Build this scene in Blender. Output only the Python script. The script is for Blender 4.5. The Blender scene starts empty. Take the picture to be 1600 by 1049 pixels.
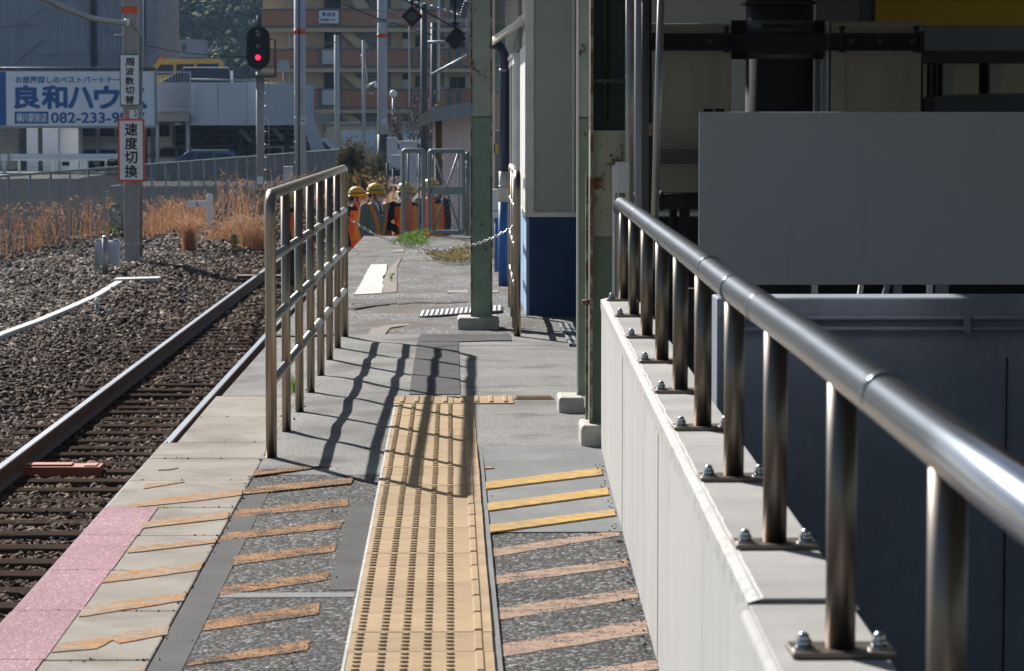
import bpy, bmesh, math, random
import numpy as np
from mathutils import Vector, Matrix, Euler, noise as mn
R = math.radians
HAZE = True
sc = bpy.context.scene
COL = sc.collection
rnd = random.Random(7)

# ------------------------------------------------------------------ camera
F = 4700.0; HU, HV = 705.0, 187.0          # focal length in photo pixels, vanishing point of the platform
CAM = Vector((0, 0, 1.42))
PITCH = math.atan((524.5 - HV) / F); YAW = math.atan((800 - HU) / F)
cd = bpy.data.cameras.new('camera'); cam = bpy.data.objects.new('camera', cd); COL.objects.link(cam)
cam.location = CAM; cam.rotation_euler = (math.pi/2 - PITCH, 0, -YAW)
cd.sensor_width = 36; cd.lens = F/1600*36; cd.clip_start = .1; cd.clip_end = 5000
cd.dof.use_dof = True; cd.dof.focus_distance = 16; cd.dof.aperture_fstop = 15
sc.camera = cam
CM = Euler(cam.rotation_euler).to_matrix()

# ------------------------------------------------------------------ sky, sun, exposure
TOSUN = Vector((-.82, 1.54, 1.10)).normalized()
EL = math.asin(TOSUN.z); AZ = math.atan2(TOSUN.x, TOSUN.y)
w = bpy.data.worlds.new('World'); sc.world = w; w.use_nodes = True
sk = w.node_tree.nodes.new('ShaderNodeTexSky'); sk.sky_type = 'NISHITA'; sk.sun_disc = False
sk.sun_elevation = EL; sk.sun_rotation = AZ; sk.air_density = 1.0; sk.dust_density = .6
w.node_tree.links.new(sk.outputs[0], w.node_tree.nodes['Background'].inputs[0])
w.node_tree.nodes['Background'].inputs[1].default_value = .047
sl = bpy.data.lights.new('sun', 'SUN'); sl.energy = 5.0; sl.angle = R(.55); sl.color = (1, .96, .90)
so = bpy.data.objects.new('sun', sl); COL.objects.link(so); so.location = (-30, 60, 60)
so.rotation_euler = TOSUN.to_track_quat('Z', 'Y').to_euler()
sc.view_settings.view_transform = 'Standard'; sc.view_settings.look = 'None'
sc.view_settings.exposure = .85; sc.view_settings.gamma = 1

# ------------------------------------------------------------------ pixel helpers (photo pixels -> world points)
def ray(u, v): return CM @ Vector(((u-800)/F, -(v-524.5)/F, -1))
def at(u, v, Y):
    d = ray(u, v); return CAM + d*(Y/d.y)
def gd(u, v, z=0):
    d = ray(u, v); return CAM + d*((z-CAM.z)/d.z)
def px(u, Y, v=187): return at(u, v, Y).x
def pz(v, Y, u=705): return at(u, v, Y).z

# ------------------------------------------------------------------ materials
def newmat(name):
    m = bpy.data.materials.new(name); m.use_nodes = True
    return m, m.node_tree.nodes, m.node_tree.links, m.node_tree.nodes['Principled BSDF']
def c4(c):
    if isinstance(c, (int, float)): c = (c, c, c)
    return (c[0], c[1], c[2], 1)
def M(name, c1, c2=None, sc_=6, lo=.35, hi=.65, rough=.7, metal=0, bump=0, bsc=80, st=(1, 1, 1), c3=None, sc3=30, lo3=.6, hi3=.66, det=6, emit=None, es=1, spec=.4, coat=0, st3=None):
    m, n, l, b = newmat(name)
    b.inputs['Roughness'].default_value = rough; b.inputs['Metallic'].default_value = metal
    b.inputs['Specular IOR Level'].default_value = spec; b.inputs['Coat Weight'].default_value = coat
    if c2 is None: c2 = tuple(x*.82 for x in c4(c1)[:3])
    tc = n.new('ShaderNodeTexCoord'); mp = n.new('ShaderNodeMapping'); mp.inputs['Scale'].default_value = st
    l.new(tc.outputs['Object'], mp.inputs[0])
    t = n.new('ShaderNodeTexNoise'); t.inputs['Scale'].default_value = sc_; t.inputs['Detail'].default_value = det; t.inputs['Roughness'].default_value = .62
    l.new(mp.outputs[0], t.inputs[0])
    r = n.new('ShaderNodeValToRGB'); r.color_ramp.elements[0].position = lo; r.color_ramp.elements[1].position = hi
    r.color_ramp.elements[0].color = c4(c1); r.color_ramp.elements[1].color = c4(c2)
    l.new(t.outputs[0], r.inputs[0]); out = r.outputs[0]
    if c3 is not None:
        t3 = n.new('ShaderNodeTexNoise'); t3.inputs['Scale'].default_value = sc3; t3.inputs['Detail'].default_value = 8; t3.inputs['Roughness'].default_value = .7
        m3 = n.new('ShaderNodeMapping'); m3.inputs['Scale'].default_value = st3 or st; l.new(tc.outputs['Object'], m3.inputs[0]); l.new(m3.outputs[0], t3.inputs[0])
        r3 = n.new('ShaderNodeValToRGB'); r3.color_ramp.elements[0].position = lo3; r3.color_ramp.elements[1].position = hi3
        r3.color_ramp.elements[0].color = (0, 0, 0, 1); r3.color_ramp.elements[1].color = (1, 1, 1, 1)
        l.new(t3.outputs[0], r3.inputs[0])
        mx = n.new('ShaderNodeMix'); mx.data_type = 'RGBA'; l.new(r3.outputs[0], mx.inputs[0]); l.new(out, mx.inputs[6]); mx.inputs[7].default_value = c4(c3); out = mx.outputs[2]
    l.new(out, b.inputs['Base Color'])
    if bump:
        tb = n.new('ShaderNodeTexNoise'); tb.inputs['Scale'].default_value = bsc; tb.inputs['Detail'].default_value = 5; l.new(mp.outputs[0], tb.inputs[0])
        bp = n.new('ShaderNodeBump'); bp.inputs['Strength'].default_value = bump; bp.inputs['Distance'].default_value = .01; l.new(tb.outputs[0], bp.inputs['Height']); l.new(bp.outputs[0], b.inputs['Normal'])
    if emit:
        b.inputs['Emission Color'].default_value = c4(emit); b.inputs['Emission Strength'].default_value = es
    return m
def asphalt(name, dark, light, spot, vs=120, bump=.8, big=(.75, 1.15), tint=None, spec=.2):
    """aggregate: a cell pattern with a random grey for each stone, and relief between the stones"""
    m, n, l, b = newmat(name); b.inputs['Roughness'].default_value = .85; b.inputs['Specular IOR Level'].default_value = spec
    tc = n.new('ShaderNodeTexCoord')
    v = n.new('ShaderNodeTexVoronoi'); v.inputs['Scale'].default_value = vs; v.inputs['Randomness'].default_value = 1; l.new(tc.outputs['Object'], v.inputs['Vector'])
    sp = n.new('ShaderNodeSeparateColor'); l.new(v.outputs['Color'], sp.inputs[0])
    r = n.new('ShaderNodeValToRGB'); e = r.color_ramp.elements
    e[0].position = 0; e[0].color = c4(dark); e[1].position = .75; e[1].color = c4(light); x = e.new(.97); x.color = c4(spot)
    l.new(sp.outputs[0], r.inputs[0])
    t = n.new('ShaderNodeTexNoise'); t.inputs['Scale'].default_value = 1.3; t.inputs['Detail'].default_value = 6; l.new(tc.outputs['Object'], t.inputs[0])
    mr = n.new('ShaderNodeMapRange'); mr.inputs[1].default_value = .3; mr.inputs[2].default_value = .7; mr.inputs[3].default_value = big[0]; mr.inputs[4].default_value = big[1]; l.new(t.outputs[0], mr.inputs[0])
    mx = n.new('ShaderNodeMix'); mx.data_type = 'RGBA'; mx.blend_type = 'MULTIPLY'; mx.inputs[0].default_value = 1
    l.new(r.outputs[0], mx.inputs[6]); l.new(mr.outputs[0], mx.inputs[7]); out = mx.outputs[2]
    if tint:
        t2 = n.new('ShaderNodeTexNoise'); t2.inputs['Scale'].default_value = tint[1]; t2.inputs['Detail'].default_value = 7; l.new(tc.outputs['Object'], t2.inputs[0])
        r2 = n.new('ShaderNodeValToRGB'); r2.color_ramp.elements[0].position = tint[2]; r2.color_ramp.elements[1].position = tint[2]+.12
        r2.color_ramp.elements[0].color = (0, 0, 0, 1); l.new(t2.outputs[0], r2.inputs[0])
        m2 = n.new('ShaderNodeMix'); m2.data_type = 'RGBA'; l.new(r2.outputs[0], m2.inputs[0]); l.new(out, m2.inputs[6]); m2.inputs[7].default_value = c4(tint[0]); out = m2.outputs[2]
    l.new(out, b.inputs['Base Color'])
    bp = n.new('ShaderNodeBump'); bp.inputs['Strength'].default_value = bump; bp.inputs['Distance'].default_value = .006; bp.invert = True
    l.new(v.outputs['Distance'], bp.inputs['Height']); l.new(bp.outputs[0], b.inputs['Normal'])
    return m
def paint(name, col, under, wear=.5, vs=120, sc_=9):
    """road paint worn down to the stones under it: the wear follows the aggregate"""
    m, n, l, b = newmat(name); b.inputs['Roughness'].default_value = .85; b.inputs['Specular IOR Level'].default_value = .06
    tc = n.new('ShaderNodeTexCoord')
    t = n.new('ShaderNodeTexNoise'); t.inputs['Scale'].default_value = sc_; t.inputs['Detail'].default_value = 9; t.inputs['Roughness'].default_value = .75
    mp = n.new('ShaderNodeMapping'); mp.inputs['Scale'].default_value = (.8, 1.1, 1); l.new(tc.outputs['Object'], mp.inputs[0]); l.new(mp.outputs[0], t.inputs[0])
    v = n.new('ShaderNodeTexVoronoi'); v.inputs['Scale'].default_value = vs; l.new(tc.outputs['Object'], v.inputs['Vector'])
    ad = n.new('ShaderNodeMath'); ad.operation = 'MULTIPLY_ADD'; ad.inputs[1].default_value = .45; l.new(v.outputs['Distance'], ad.inputs[0]); l.new(t.outputs[0], ad.inputs[2])
    r = n.new('ShaderNodeValToRGB'); r.color_ramp.elements[0].position = wear; r.color_ramp.elements[1].position = wear+.06
    r.color_ramp.elements[0].color = c4(col); r.color_ramp.elements[1].color = c4(under); l.new(ad.outputs[0], r.inputs[0])
    t2 = n.new('ShaderNodeTexNoise'); t2.inputs['Scale'].default_value = 25; t2.inputs['Detail'].default_value = 6; l.new(tc.outputs['Object'], t2.inputs[0])
    mr = n.new('ShaderNodeMapRange'); mr.inputs[1].default_value = .3; mr.inputs[2].default_value = .7; mr.inputs[3].default_value = .72; mr.inputs[4].default_value = 1.1; l.new(t2.outputs[0], mr.inputs[0])
    mx = n.new('ShaderNodeMix'); mx.data_type = 'RGBA'; mx.blend_type = 'MULTIPLY'; mx.inputs[0].default_value = 1
    l.new(r.outputs[0], mx.inputs[6]); l.new(mr.outputs[0], mx.inputs[7]); l.new(mx.outputs[2], b.inputs['Base Color'])
    bp = n.new('ShaderNodeBump'); bp.inputs['Strength'].default_value = .35; bp.inputs['Distance'].default_value = .005; bp.invert = True
    l.new(v.outputs['Distance'], bp.inputs['Height']); l.new(bp.outputs[0], b.inputs['Normal'])
    return m
def islands(name, cols, rough=.85, bump=0, bsc=300, xgrad=None, trans=0):
    """each loose piece (stone, leaf, blade) gets its own colour"""
    m, n, l, b = newmat(name); b.inputs['Roughness'].default_value = rough; b.inputs['Specular IOR Level'].default_value = .08
    g = n.new('ShaderNodeNewGeometry'); r = n.new('ShaderNodeValToRGB'); e = r.color_ramp.elements
    e[0].position = 0; e[0].color = c4(cols[0]); e[1].position = 1; e[1].color = c4(cols[-1])
    for i, c in enumerate(cols[1:-1]): e.new((i+1)/(len(cols)-1)).color = c4(c)
    l.new(g.outputs['Random Per Island'], r.inputs[0]); out = r.outputs[0]
    if xgrad:
        tc = n.new('ShaderNodeTexCoord'); s = n.new('ShaderNodeSeparateXYZ'); l.new(tc.outputs['Object'], s.inputs[0])
        t = n.new('ShaderNodeTexNoise'); t.inputs['Scale'].default_value = .7; t.inputs['Detail'].default_value = 4; l.new(tc.outputs['Object'], t.inputs[0])
        a = n.new('ShaderNodeMath'); a.operation = 'MULTIPLY_ADD'; a.inputs[1].default_value = 2.6; l.new(t.outputs[0], a.inputs[0]); l.new(s.outputs[0], a.inputs[2])
        mr = n.new('ShaderNodeMapRange'); mr.inputs[1].default_value = xgrad[0]; mr.inputs[2].default_value = xgrad[1]; l.new(a.outputs[0], mr.inputs[0])
        mx = n.new('ShaderNodeMix'); mx.data_type = 'RGBA'; mx.blend_type = 'MULTIPLY'; l.new(mr.outputs[0], mx.inputs[0]); l.new(out, mx.inputs[6]); mx.inputs[7].default_value = c4(xgrad[2]); out = mx.outputs[2]
    l.new(out, b.inputs['Base Color'])
    if trans:
        b.inputs['Subsurface Weight'].default_value = 0
        tr = n.new('ShaderNodeBsdfTranslucent'); l.new(out, tr.inputs[0]); ms = n.new('ShaderNodeMixShader'); ms.inputs[0].default_value = trans
        o = n['Material Output']; l.new(b.outputs[0], ms.inputs[1]); l.new(tr.outputs[0], ms.inputs[2]); l.new(ms.outputs[0], o.inputs[0])
    return m

# ------------------------------------------------------------------ mesh helpers
class MB:
    def __init__(s): s.v = []; s.f = []; s.m = []; s.sm = []
    def add(s, vs, fs, mi=0, smooth=False):
        b = len(s.v); s.v += [tuple(v) for v in vs]
        for f in fs: s.f.append([b+i for i in f]); s.m.append(mi); s.sm.append(smooth)
        return s
    def box(s, x0, x1, y0, y1, z0, z1, mi=0):
        return s.add([(x0, y0, z0), (x1, y0, z0), (x1, y1, z0), (x0, y1, z0), (x0, y0, z1), (x1, y0, z1), (x1, y1, z1), (x0, y1, z1)],
              [(3, 2, 1, 0), (4, 5, 6, 7), (0, 1, 5, 4), (1, 2, 6, 5), (2, 3, 7, 6), (3, 0, 4, 7)], mi)
    def obox(s, c, size, rot=(0, 0, 0), mi=0):
        m = Euler(rot).to_matrix(); c = Vector(c); h = [x/2 for x in size]
        vs = [c + m @ Vector((a*h[0], b*h[1], d*h[2])) for d in (-1, 1) for a, b in ((-1, -1), (1, -1), (1, 1), (-1, 1))]
        return s.add(vs, [(3, 2, 1, 0), (4, 5, 6, 7), (0, 1, 5, 4), (1, 2, 6, 5), (2, 3, 7, 6), (3, 0, 4, 7)], mi)
    def bar(s, p, q, w, d, mi=0, up=(0, 0, 1)):
        """square bar from p to q"""
        p = Vector(p); q = Vector(q); t = (q-p).normalized(); a = t.cross(Vector(up))
        if a.length < 1e-4: a = t.cross(Vector((0, 1, 0)))
        a.normalize(); b = a.cross(t)
        vs = [c + a*i*w/2 + b*j*d/2 for c in (p, q) for i, j in ((-1, -1), (1, -1), (1, 1), (-1, 1))]
        return s.add(vs, [(3, 2, 1, 0), (4, 5, 6, 7), (0, 1, 5, 4), (1, 2, 6, 5), (2, 3, 7, 6), (3, 0, 4, 7)], mi)
    def tube(s, pts, r, n=10, mi=0, cap=True, closed=False, smooth=True):
        pts = [Vector(p) for p in pts]; k = len(pts); rs = r if isinstance(r, (list, tuple)) else [r]*k
        tang = []
        for i in range(k):
            a = pts[(i-1) % k] if (closed or i) else pts[0]; c = pts[(i+1) % k] if (closed or i < k-1) else pts[-1]
            tang.append((c-a).normalized())
        u = Vector((0, 0, 1)) if abs(tang[0].z) < .9 else Vector((0, 1, 0))
        u = (u - tang[0]*u.dot(tang[0])).normalized(); vs = []
        for i in range(k):
            u = (u - tang[i]*u.dot(tang[i])).normalized(); w_ = tang[i].cross(u)
            for j in range(n):
                a = 2*math.pi*j/n; vs.append(pts[i] + (u*math.cos(a) + w_*math.sin(a))*rs[i])
        fs = []
        for i in range(k if closed else k-1):
            for j in range(n):
                a = i*n+j; b = i*n+(j+1) % n; c = ((i+1) % k)*n+(j+1) % n; d = ((i+1) % k)*n+j; fs.append((a, b, c, d))
        s.add(vs, fs, mi, smooth)
        if cap and not closed:
            b = len(s.v)-k*n
            s.f.append([b+j for j in range(n)][::-1]); s.m.append(mi); s.sm.append(False)
            s.f.append([b+(k-1)*n+j for j in range(n)]); s.m.append(mi); s.sm.append(False)
        return s
    def prism(s, pts, d, mi=0):
        """closed polygon of 3-D points, pushed along vector d"""
        n = len(pts); d = Vector(d); a = [Vector(p) for p in pts]
        return s.add(a + [p+d for p in a], [tuple(range(n))[::-1], tuple(range(n, 2*n))] + [(i, (i+1) % n, n+(i+1) % n, n+i) for i in range(n)], mi)
    def loft(s, rings, n=16, mi=0):
        """rings: (x, y, z, rx, ry) ellipses one above another"""
        vs = []; fs = []
        for (x, y, z, rx, ry) in rings:
            for j in range(n):
                a = 2*math.pi*j/n; vs.append((x+rx*math.cos(a), y+ry*math.sin(a), z))
        for i in range(len(rings)-1):
            for j in range(n): fs.append((i*n+j, i*n+(j+1) % n, (i+1)*n+(j+1) % n, (i+1)*n+j))
        s.add(vs, fs, mi, True); b = len(s.v)-len(vs)
        s.f.append([b+j for j in range(n)][::-1]); s.m.append(mi); s.sm.append(False)
        s.f.append([b+(len(rings)-1)*n+j for j in range(n)]); s.m.append(mi); s.sm.append(False)
        return s
    def ball(s, c, r, n=12, k=8, mi=0):
        if isinstance(r, (int, float)): r = (r, r, r)
        vs = []; fs = []
        for i in range(1, k):
            t = math.pi*i/k
            for j in range(n):
                a = 2*math.pi*j/n; vs.append((c[0]+r[0]*math.sin(t)*math.cos(a), c[1]+r[1]*math.sin(t)*math.sin(a), c[2]-r[2]*math.cos(t)))
        for i in range(k-2):
            for j in range(n): fs.append((i*n+j, i*n+(j+1) % n, (i+1)*n+(j+1) % n, (i+1)*n+j))
        vs += [(c[0], c[1], c[2]-r[2]), (c[0], c[1], c[2]+r[2])]; b = len(vs)
        for j in range(n): fs.append((b-2, (j+1) % n, j)); fs.append((b-1, (k-2)*n+j, (k-2)*n+(j+1) % n))
        return s.add(vs, fs, mi, True)
    def cyl(s, c, r, h, n=12, mi=0, axis='z', r2=None):
        d = {'x': Vector((h, 0, 0)), 'y': Vector((0, h, 0)), 'z': Vector((0, 0, h))}[axis]
        return s.tube([Vector(c), Vector(c)+d], [r, r if r2 is None else r2], n, mi)
def mesh_arrays(name, V, Fq, mats):
    me = bpy.data.meshes.new(name); nv = len(V); nf, k = Fq.shape
    me.vertices.add(nv); me.vertices.foreach_set('co', np.asarray(V, np.float32).ravel())
    me.loops.add(nf*k); me.loops.foreach_set('vertex_index', np.asarray(Fq, np.int32).ravel())
    me.polygons.add(nf); me.polygons.foreach_set('loop_start', np.arange(0, nf*k, k, dtype=np.int32)); me.polygons.foreach_set('loop_total', np.full(nf, k, np.int32))
    me.update(calc_edges=True)
    for m in mats: me.materials.append(m)
    return me
def tag(o, label=None, cat=None, group=None, kind=None):
    if label: o['label'] = label
    if cat: o['category'] = cat
    if group: o['group'] = group
    if kind: o['kind'] = kind
    return o
def wloc(o):
    p = Vector((0, 0, 0))
    while o: p += o.location; o = o.parent
    return p
def build(mb, name, mats, parent=None, origin=None, bevel=0, seg=2, label=None, cat=None, group=None, kind=None):
    """mb holds world coordinates; the object gets its own origin (or its parent's)"""
    if not isinstance(mats, (list, tuple)): mats = [mats]
    if parent: off = wloc(parent)
    elif origin is not None: off = Vector(origin)
    else:
        a = np.array(mb.v); off = Vector(((a[:, 0].min()+a[:, 0].max())/2, (a[:, 1].min()+a[:, 1].max())/2, a[:, 2].min()))
    me = bpy.data.meshes.new(name); me.from_pydata([(v[0]-off.x, v[1]-off.y, v[2]-off.z) for v in mb.v], [], mb.f)
    me.polygons.foreach_set('material_index', mb.m); me.polygons.foreach_set('use_smooth', mb.sm); me.update()
    for m in mats: me.materials.append(m)
    o = bpy.data.objects.new(name, me); COL.objects.link(o)
    if parent: o.parent = parent
    else: o.location = off
    if bevel:
        b = o.modifiers.new('bevel', 'BEVEL'); b.width = bevel; b.segments = seg; b.limit_method = 'ANGLE'; b.angle_limit = R(40)
    return tag(o, label, cat, group, kind)
def thing(name, loc, label, cat, group=None):
    o = bpy.data.objects.new(name, None); COL.objects.link(o); o.location = loc; o.empty_display_size = .2
    return tag(o, label, cat, group)
def dup(o, loc=None, label=None, parent=None, rz=None):
    c = o.copy(); COL.objects.link(c)
    if loc is not None: c.location = loc
    if label: c['label'] = label
    if parent: c.parent = parent
    if rz is not None: c.rotation_euler.z = rz
    for ch in list(o.children): dup(ch, parent=c)
    return c
def structure(mb, name, mats, **k): return build(mb, name, mats, origin=(0, 0, 0), kind='structure', **k)
def textmesh(s, rect, Y, mat, name='lettering', parent=None, bold=0, squash=True):
    """lettering facing the camera side, fitted into a pixel rectangle (u0,v0,u1,v1) on the plane y=Y"""
    cu = bpy.data.curves.new('t', 'FONT'); cu.body = s; cu.size = 1; cu.offset = bold; cu.extrude = .003; cu.resolution_u = 4
    if '\n' in s: cu.align_x = 'CENTER'; cu.space_line = .92
    cu.offset = min(bold, .008); t = bpy.data.objects.new('t', cu); COL.objects.link(t); dg = bpy.context.evaluated_depsgraph_get(); dg.update()
    me = bpy.data.meshes.new_from_object(t.evaluated_get(dg)); bpy.data.objects.remove(t); bpy.data.curves.remove(cu)
    a = np.empty(len(me.vertices)*3, np.float32); me.vertices.foreach_get('co', a); a = a.reshape(-1, 3)
    mn_, mx_ = a.min(0), a.max(0); p = at(rect[0], rect[3], Y); q = at(rect[2], rect[1], Y); off = wloc(parent) if parent else Vector((0, 0, 0))
    b = np.empty_like(a)
    b[:, 0] = p.x + (a[:, 0]-mn_[0])/(mx_[0]-mn_[0])*(q.x-p.x) - off.x
    b[:, 2] = p.z + (a[:, 1]-mn_[1])/(mx_[1]-mn_[1])*(q.z-p.z) - off.z
    b[:, 1] = Y - a[:, 2] - off.y
    me.vertices.foreach_set('co', b.ravel()); me.update(); me.materials.clear(); me.materials.append(mat); me.name = name
    if bold > .008:            # heavier strokes: the same outlines pressed again slightly to all sides
        h = (q.z-p.z)/max(1, s.count('\n')+1); bm = bmesh.new(); bm.from_mesh(me); src = me.copy(); k = (bold-.006)*h
        for i in range(8):
            c = src.copy(); c.transform(Matrix.Translation((k*math.cos(i*math.pi/4), -.0003*(i+1), k*math.sin(i*math.pi/4)))); bm.from_mesh(c); bpy.data.meshes.remove(c)
        bm.to_mesh(me); bm.free(); bpy.data.meshes.remove(src)
    o = bpy.data.objects.new(name, me); COL.objects.link(o)
    if parent: o.parent = parent
    return o
def pbox(mb, u0, v0, u1, v1, Y, depth, mi=0):
    """a box whose front face fills a pixel rectangle at distance Y and which runs back by depth"""
    p = at(u0, v1, Y); q = at(u1, v0, Y); return mb.box(p.x, q.x, Y, Y+depth, p.z, q.z, mi)

# ------------------------------------------------------------------ material library
m_coarse = asphalt('coarse asphalt', (.012, .0115, .011), (.055, .052, .050), .26, 84, 1.0, (.6, 1.25))
m_fine = asphalt('weathered fine asphalt', (.15, .145, .14), (.27, .265, .255), .42, 240, .5, (.8, 1.12), ((.155, .148, .14), 2.2, .52), .12)
m_smooth = M('smooth grey patch', (.15, .155, .16), (.2, .205, .21), 2.5, bump=.2, bsc=200, c3=(.24, .24, .24), sc3=3, lo3=.5, hi3=.75, spec=.1)
m_darkpatch = M('dark asphalt repair', (.05, .05, .051), (.078, .078, .079), 4, bump=.3, bsc=250, spec=.08)
m_far = asphalt('old platform asphalt', (.05, .047, .044), (.17, .165, .157), .42, 80, 1.0, (.6, 1.15), ((.10, .078, .062), 1.4, .5))
m_slab = M('edge slab concrete', (.35, .32, .28), (.25, .225, .19), 2.2, .35, .7, rough=.9, spec=.1, bump=.15, bsc=180, c3=(.15, .12, .095), sc3=2.3, lo3=.47, hi3=.80)
m_pink = asphalt('pink edge paint', (.31, .175, .20), (.34, .195, .225), (.48, .34, .36), 130, .5, (.75, 1.15), None, .1)
m_orange = paint('orange paint', (.385, .205, .10), (.05, .046, .042), .72)
m_orange_s = paint('orange paint on slab', (.42, .205, .075), (.33, .30, .26), .72)
m_yellow = paint('yellow paint', (.53, .335, .10), (.42, .30, .17), .72, sc_=4)
m_salmon = paint('faded stripe paint', (.38, .265, .20), (.06, .055, .05), .78)
m_tile = M('beige tactile tile', (.43, .31, .185), (.355, .255, .15), 9, bump=.12, bsc=300, c3=(.29, .20, .11), sc3=2.6, lo3=.52, hi3=.75, rough=.85, spec=.12)
oi = m_tile.node_tree.nodes.new('ShaderNodeObjectInfo'); mr_ = m_tile.node_tree.nodes.new('ShaderNodeMapRange'); mr_.inputs[3].default_value = .84; mr_.inputs[4].default_value = 1.07
mx_ = m_tile.node_tree.nodes.new('ShaderNodeMix'); mx_.data_type = 'RGBA'; mx_.blend_type = 'MULTIPLY'; mx_.inputs[0].default_value = 1; pb = m_tile.node_tree.nodes['Principled BSDF']
src = pb.inputs['Base Color'].links[0].from_socket; ll = m_tile.node_tree.links; ll.new(oi.outputs['Random'], mr_.inputs[0]); ll.new(src, mx_.inputs[6]); ll.new(mr_.outputs[0], mx_.inputs[7]); ll.new(mx_.outputs[2], pb.inputs['Base Color'])
m_patchwhite = M('pale concrete patch', (.62, .61, .58), (.48, .47, .44), 5, bump=.2, spec=.1)
m_white_line = M('white mortar', (.50, .50, .49), (.30, .295, .285), 22)
m_wall = M('parapet concrete', (.46, .455, .445), (.40, .395, .385), 3, .3, .75, st=(1, 1, .3), bump=.1, bsc=60, c3=(.24, .225, .205), sc3=5, lo3=.54, hi3=.86, rough=.9, spec=.1, st3=(1, 1.3, .10))
m_walltop = M('parapet top', (.34, .33, .315), (.24, .235, .225), 3, rough=.8, bump=.06, bsc=80)
m_walltop2 = M('rough arris mortar', (.44, .435, .42), (.33, .325, .31), 18, lo=.4, hi=.62, bump=.5, bsc=70)
m_ped = M('pedestal concrete', (.5, .47, .42), (.36, .34, .30), 7, bump=.3, bsc=90, c3=(.22, .2, .17), sc3=9, lo3=.58, hi3=.7)
m_conc = M('pole concrete', (.36, .34, .32), (.27, .26, .25), 8, st=(1, 1, .2), bump=.1)
m_conc_pale = M('pale pole concrete', (.46, .49, .53), (.36, .38, .42), 5, st=(1, 1, .2), bump=.1)
m_polished = M('satin steel handrail', (.27, .30, .345), (.21, .235, .275), 12, st=(.3, .3, 4), rough=.22, metal=1)
m_steel = M('brown tinged stainless', (.38, .315, .245), (.30, .245, .19), 9, st=(1, 1, .1), rough=.36, metal=1)  # brown tint stands for the surroundings reflected in the steel
m_fencerail = M('pale satin fence rail', (.56, .55, .53), (.48, .47, .45), 9, rough=.34, metal=1)
m_post = M('brushed post steel', (.24, .205, .175), (.18, .155, .13), 9, st=(1, 1, .1), rough=.4, metal=1)
m_bolt = M('bolt steel', (.66, .66, .67), rough=.2, metal=1)
m_rail = M('rail side rust', (.07, .042, .03), (.13, .075, .05), 14, rough=.8, bump=.2)
m_railtop = M('worn rail top', (.42, .44, .47), (.34, .36, .39), 5, st=(1, .1, 1), rough=.36, metal=1)
m_sleeper = M('dark timber', (.03, .021, .016), (.075, .055, .043), 7, st=(.25, 3, 1), bump=.4, bsc=40, spec=0, rough=1)
m_stone = islands('ballast stone', [(.024, .018, .014), (.115, .088, .07), (.045, .034, .027), (.17, .135, .112), (.075, .057, .046), (.032, .025, .02), (.40, .36, .33)], xgrad=(-4.6, -1.9, (.72, .58, .5)))
m_ballast = M('ballast bed', (.045, .036, .03), (.09, .075, .065), 30, bump=1, bsc=45)
m_ground = M('ground', (.16, .15, .14), (.12, .115, .11), 1.5)
m_lot = asphalt('lot asphalt in shade', (.03, .032, .036), (.075, .078, .085), .12, 60, .5, spec=0)  # darkened so the colour carries the shadow over the lot
m_lotlit = asphalt('sunlit lot strip', (.14, .14, .14), (.24, .24, .235), .35, 60, .4)
m_green_p = M('pale green column paint', (.42, .46, .38), (.33, .37, .31), 7, rough=.5, c3=(.13, .055, .025), sc3=9, lo3=.60, hi3=.65, bump=.08)
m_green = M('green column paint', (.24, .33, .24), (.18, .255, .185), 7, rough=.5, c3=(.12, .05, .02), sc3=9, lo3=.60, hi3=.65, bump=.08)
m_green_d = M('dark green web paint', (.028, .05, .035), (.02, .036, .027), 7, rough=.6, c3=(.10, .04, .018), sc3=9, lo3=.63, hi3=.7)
m_rustedge = M('rusty flange edge', (.16, .07, .035), (.34, .33, .26), 11, .45, .6, rough=.8)
m_rustplate = M('rusty pale plate', (.42, .42, .31), (.33, .35, .25), 6, c3=(.16, .07, .03), sc3=7, lo3=.53, hi3=.60)
m_hutwhite = M('hut white panel', (.40, .41, .385), (.35, .36, .34), 1.5, rough=.5)
m_trim = M('white trim', (.76, .76, .73), (.64, .64, .61), 6, rough=.5)
m_blue = M('blue dado paint', (.008, .045, .14), (.006, .033, .11), 4, rough=.5, c3=(.016, .06, .16), sc3=4, lo3=.6, hi3=.8, bump=.1)
m_bluepale = M('sunlit blue edge', (.28, .42, .60), (.2, .34, .54), 6)
m_pipe_navy = M('navy downpipe', (.055, .075, .14), (.045, .062, .12), 5, rough=.4)
m_pipe_blue = M('blue downpipe', (.05, .15, .40), (.04, .11, .3), 5, rough=.5)
m_pipe_white = M('white pipe', (.62, .60, .55), (.48, .46, .41), 5, rough=.5)
m_glass = M('window glass', (.02, .025, .03), rough=.08, spec=.6)
m_glass_teal = M('teal glass', (.10, .26, .26), rough=.15)
m_soffit = M('soffit', (.30, .27, .23), (.24, .22, .19), 4)
m_panel = M('white steel hoarding', (.47, .485, .53), (.44, .455, .50), 1.2, rough=.45, bump=.015, bsc=260, c3=(.36, .375, .415), sc3=7, lo3=.55, hi3=.95, st3=(1, 1, .06))
m_dwall = M('painted concrete wall', (.235, .265, .33), (.155, .18, .235), 1.6, bump=.3, bsc=45, c3=(.10, .115, .15), sc3=5, lo3=.55, hi3=.85, st3=(1, 1, .12))
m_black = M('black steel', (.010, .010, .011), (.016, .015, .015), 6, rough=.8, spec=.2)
m_darkbeam = M('dark painted steel', (.05, .052, .05), (.035, .035, .034), 8, rough=.6, c3=(.06, .035, .02), sc3=9)
m_beigebox = M('stained beige sign box', (.22, .195, .15), (.17, .15, .115), 3, st=(2, 1, .3), rough=.6, c3=(.25, .18, .1), sc3=3, lo3=.62, hi3=.8)
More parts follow.
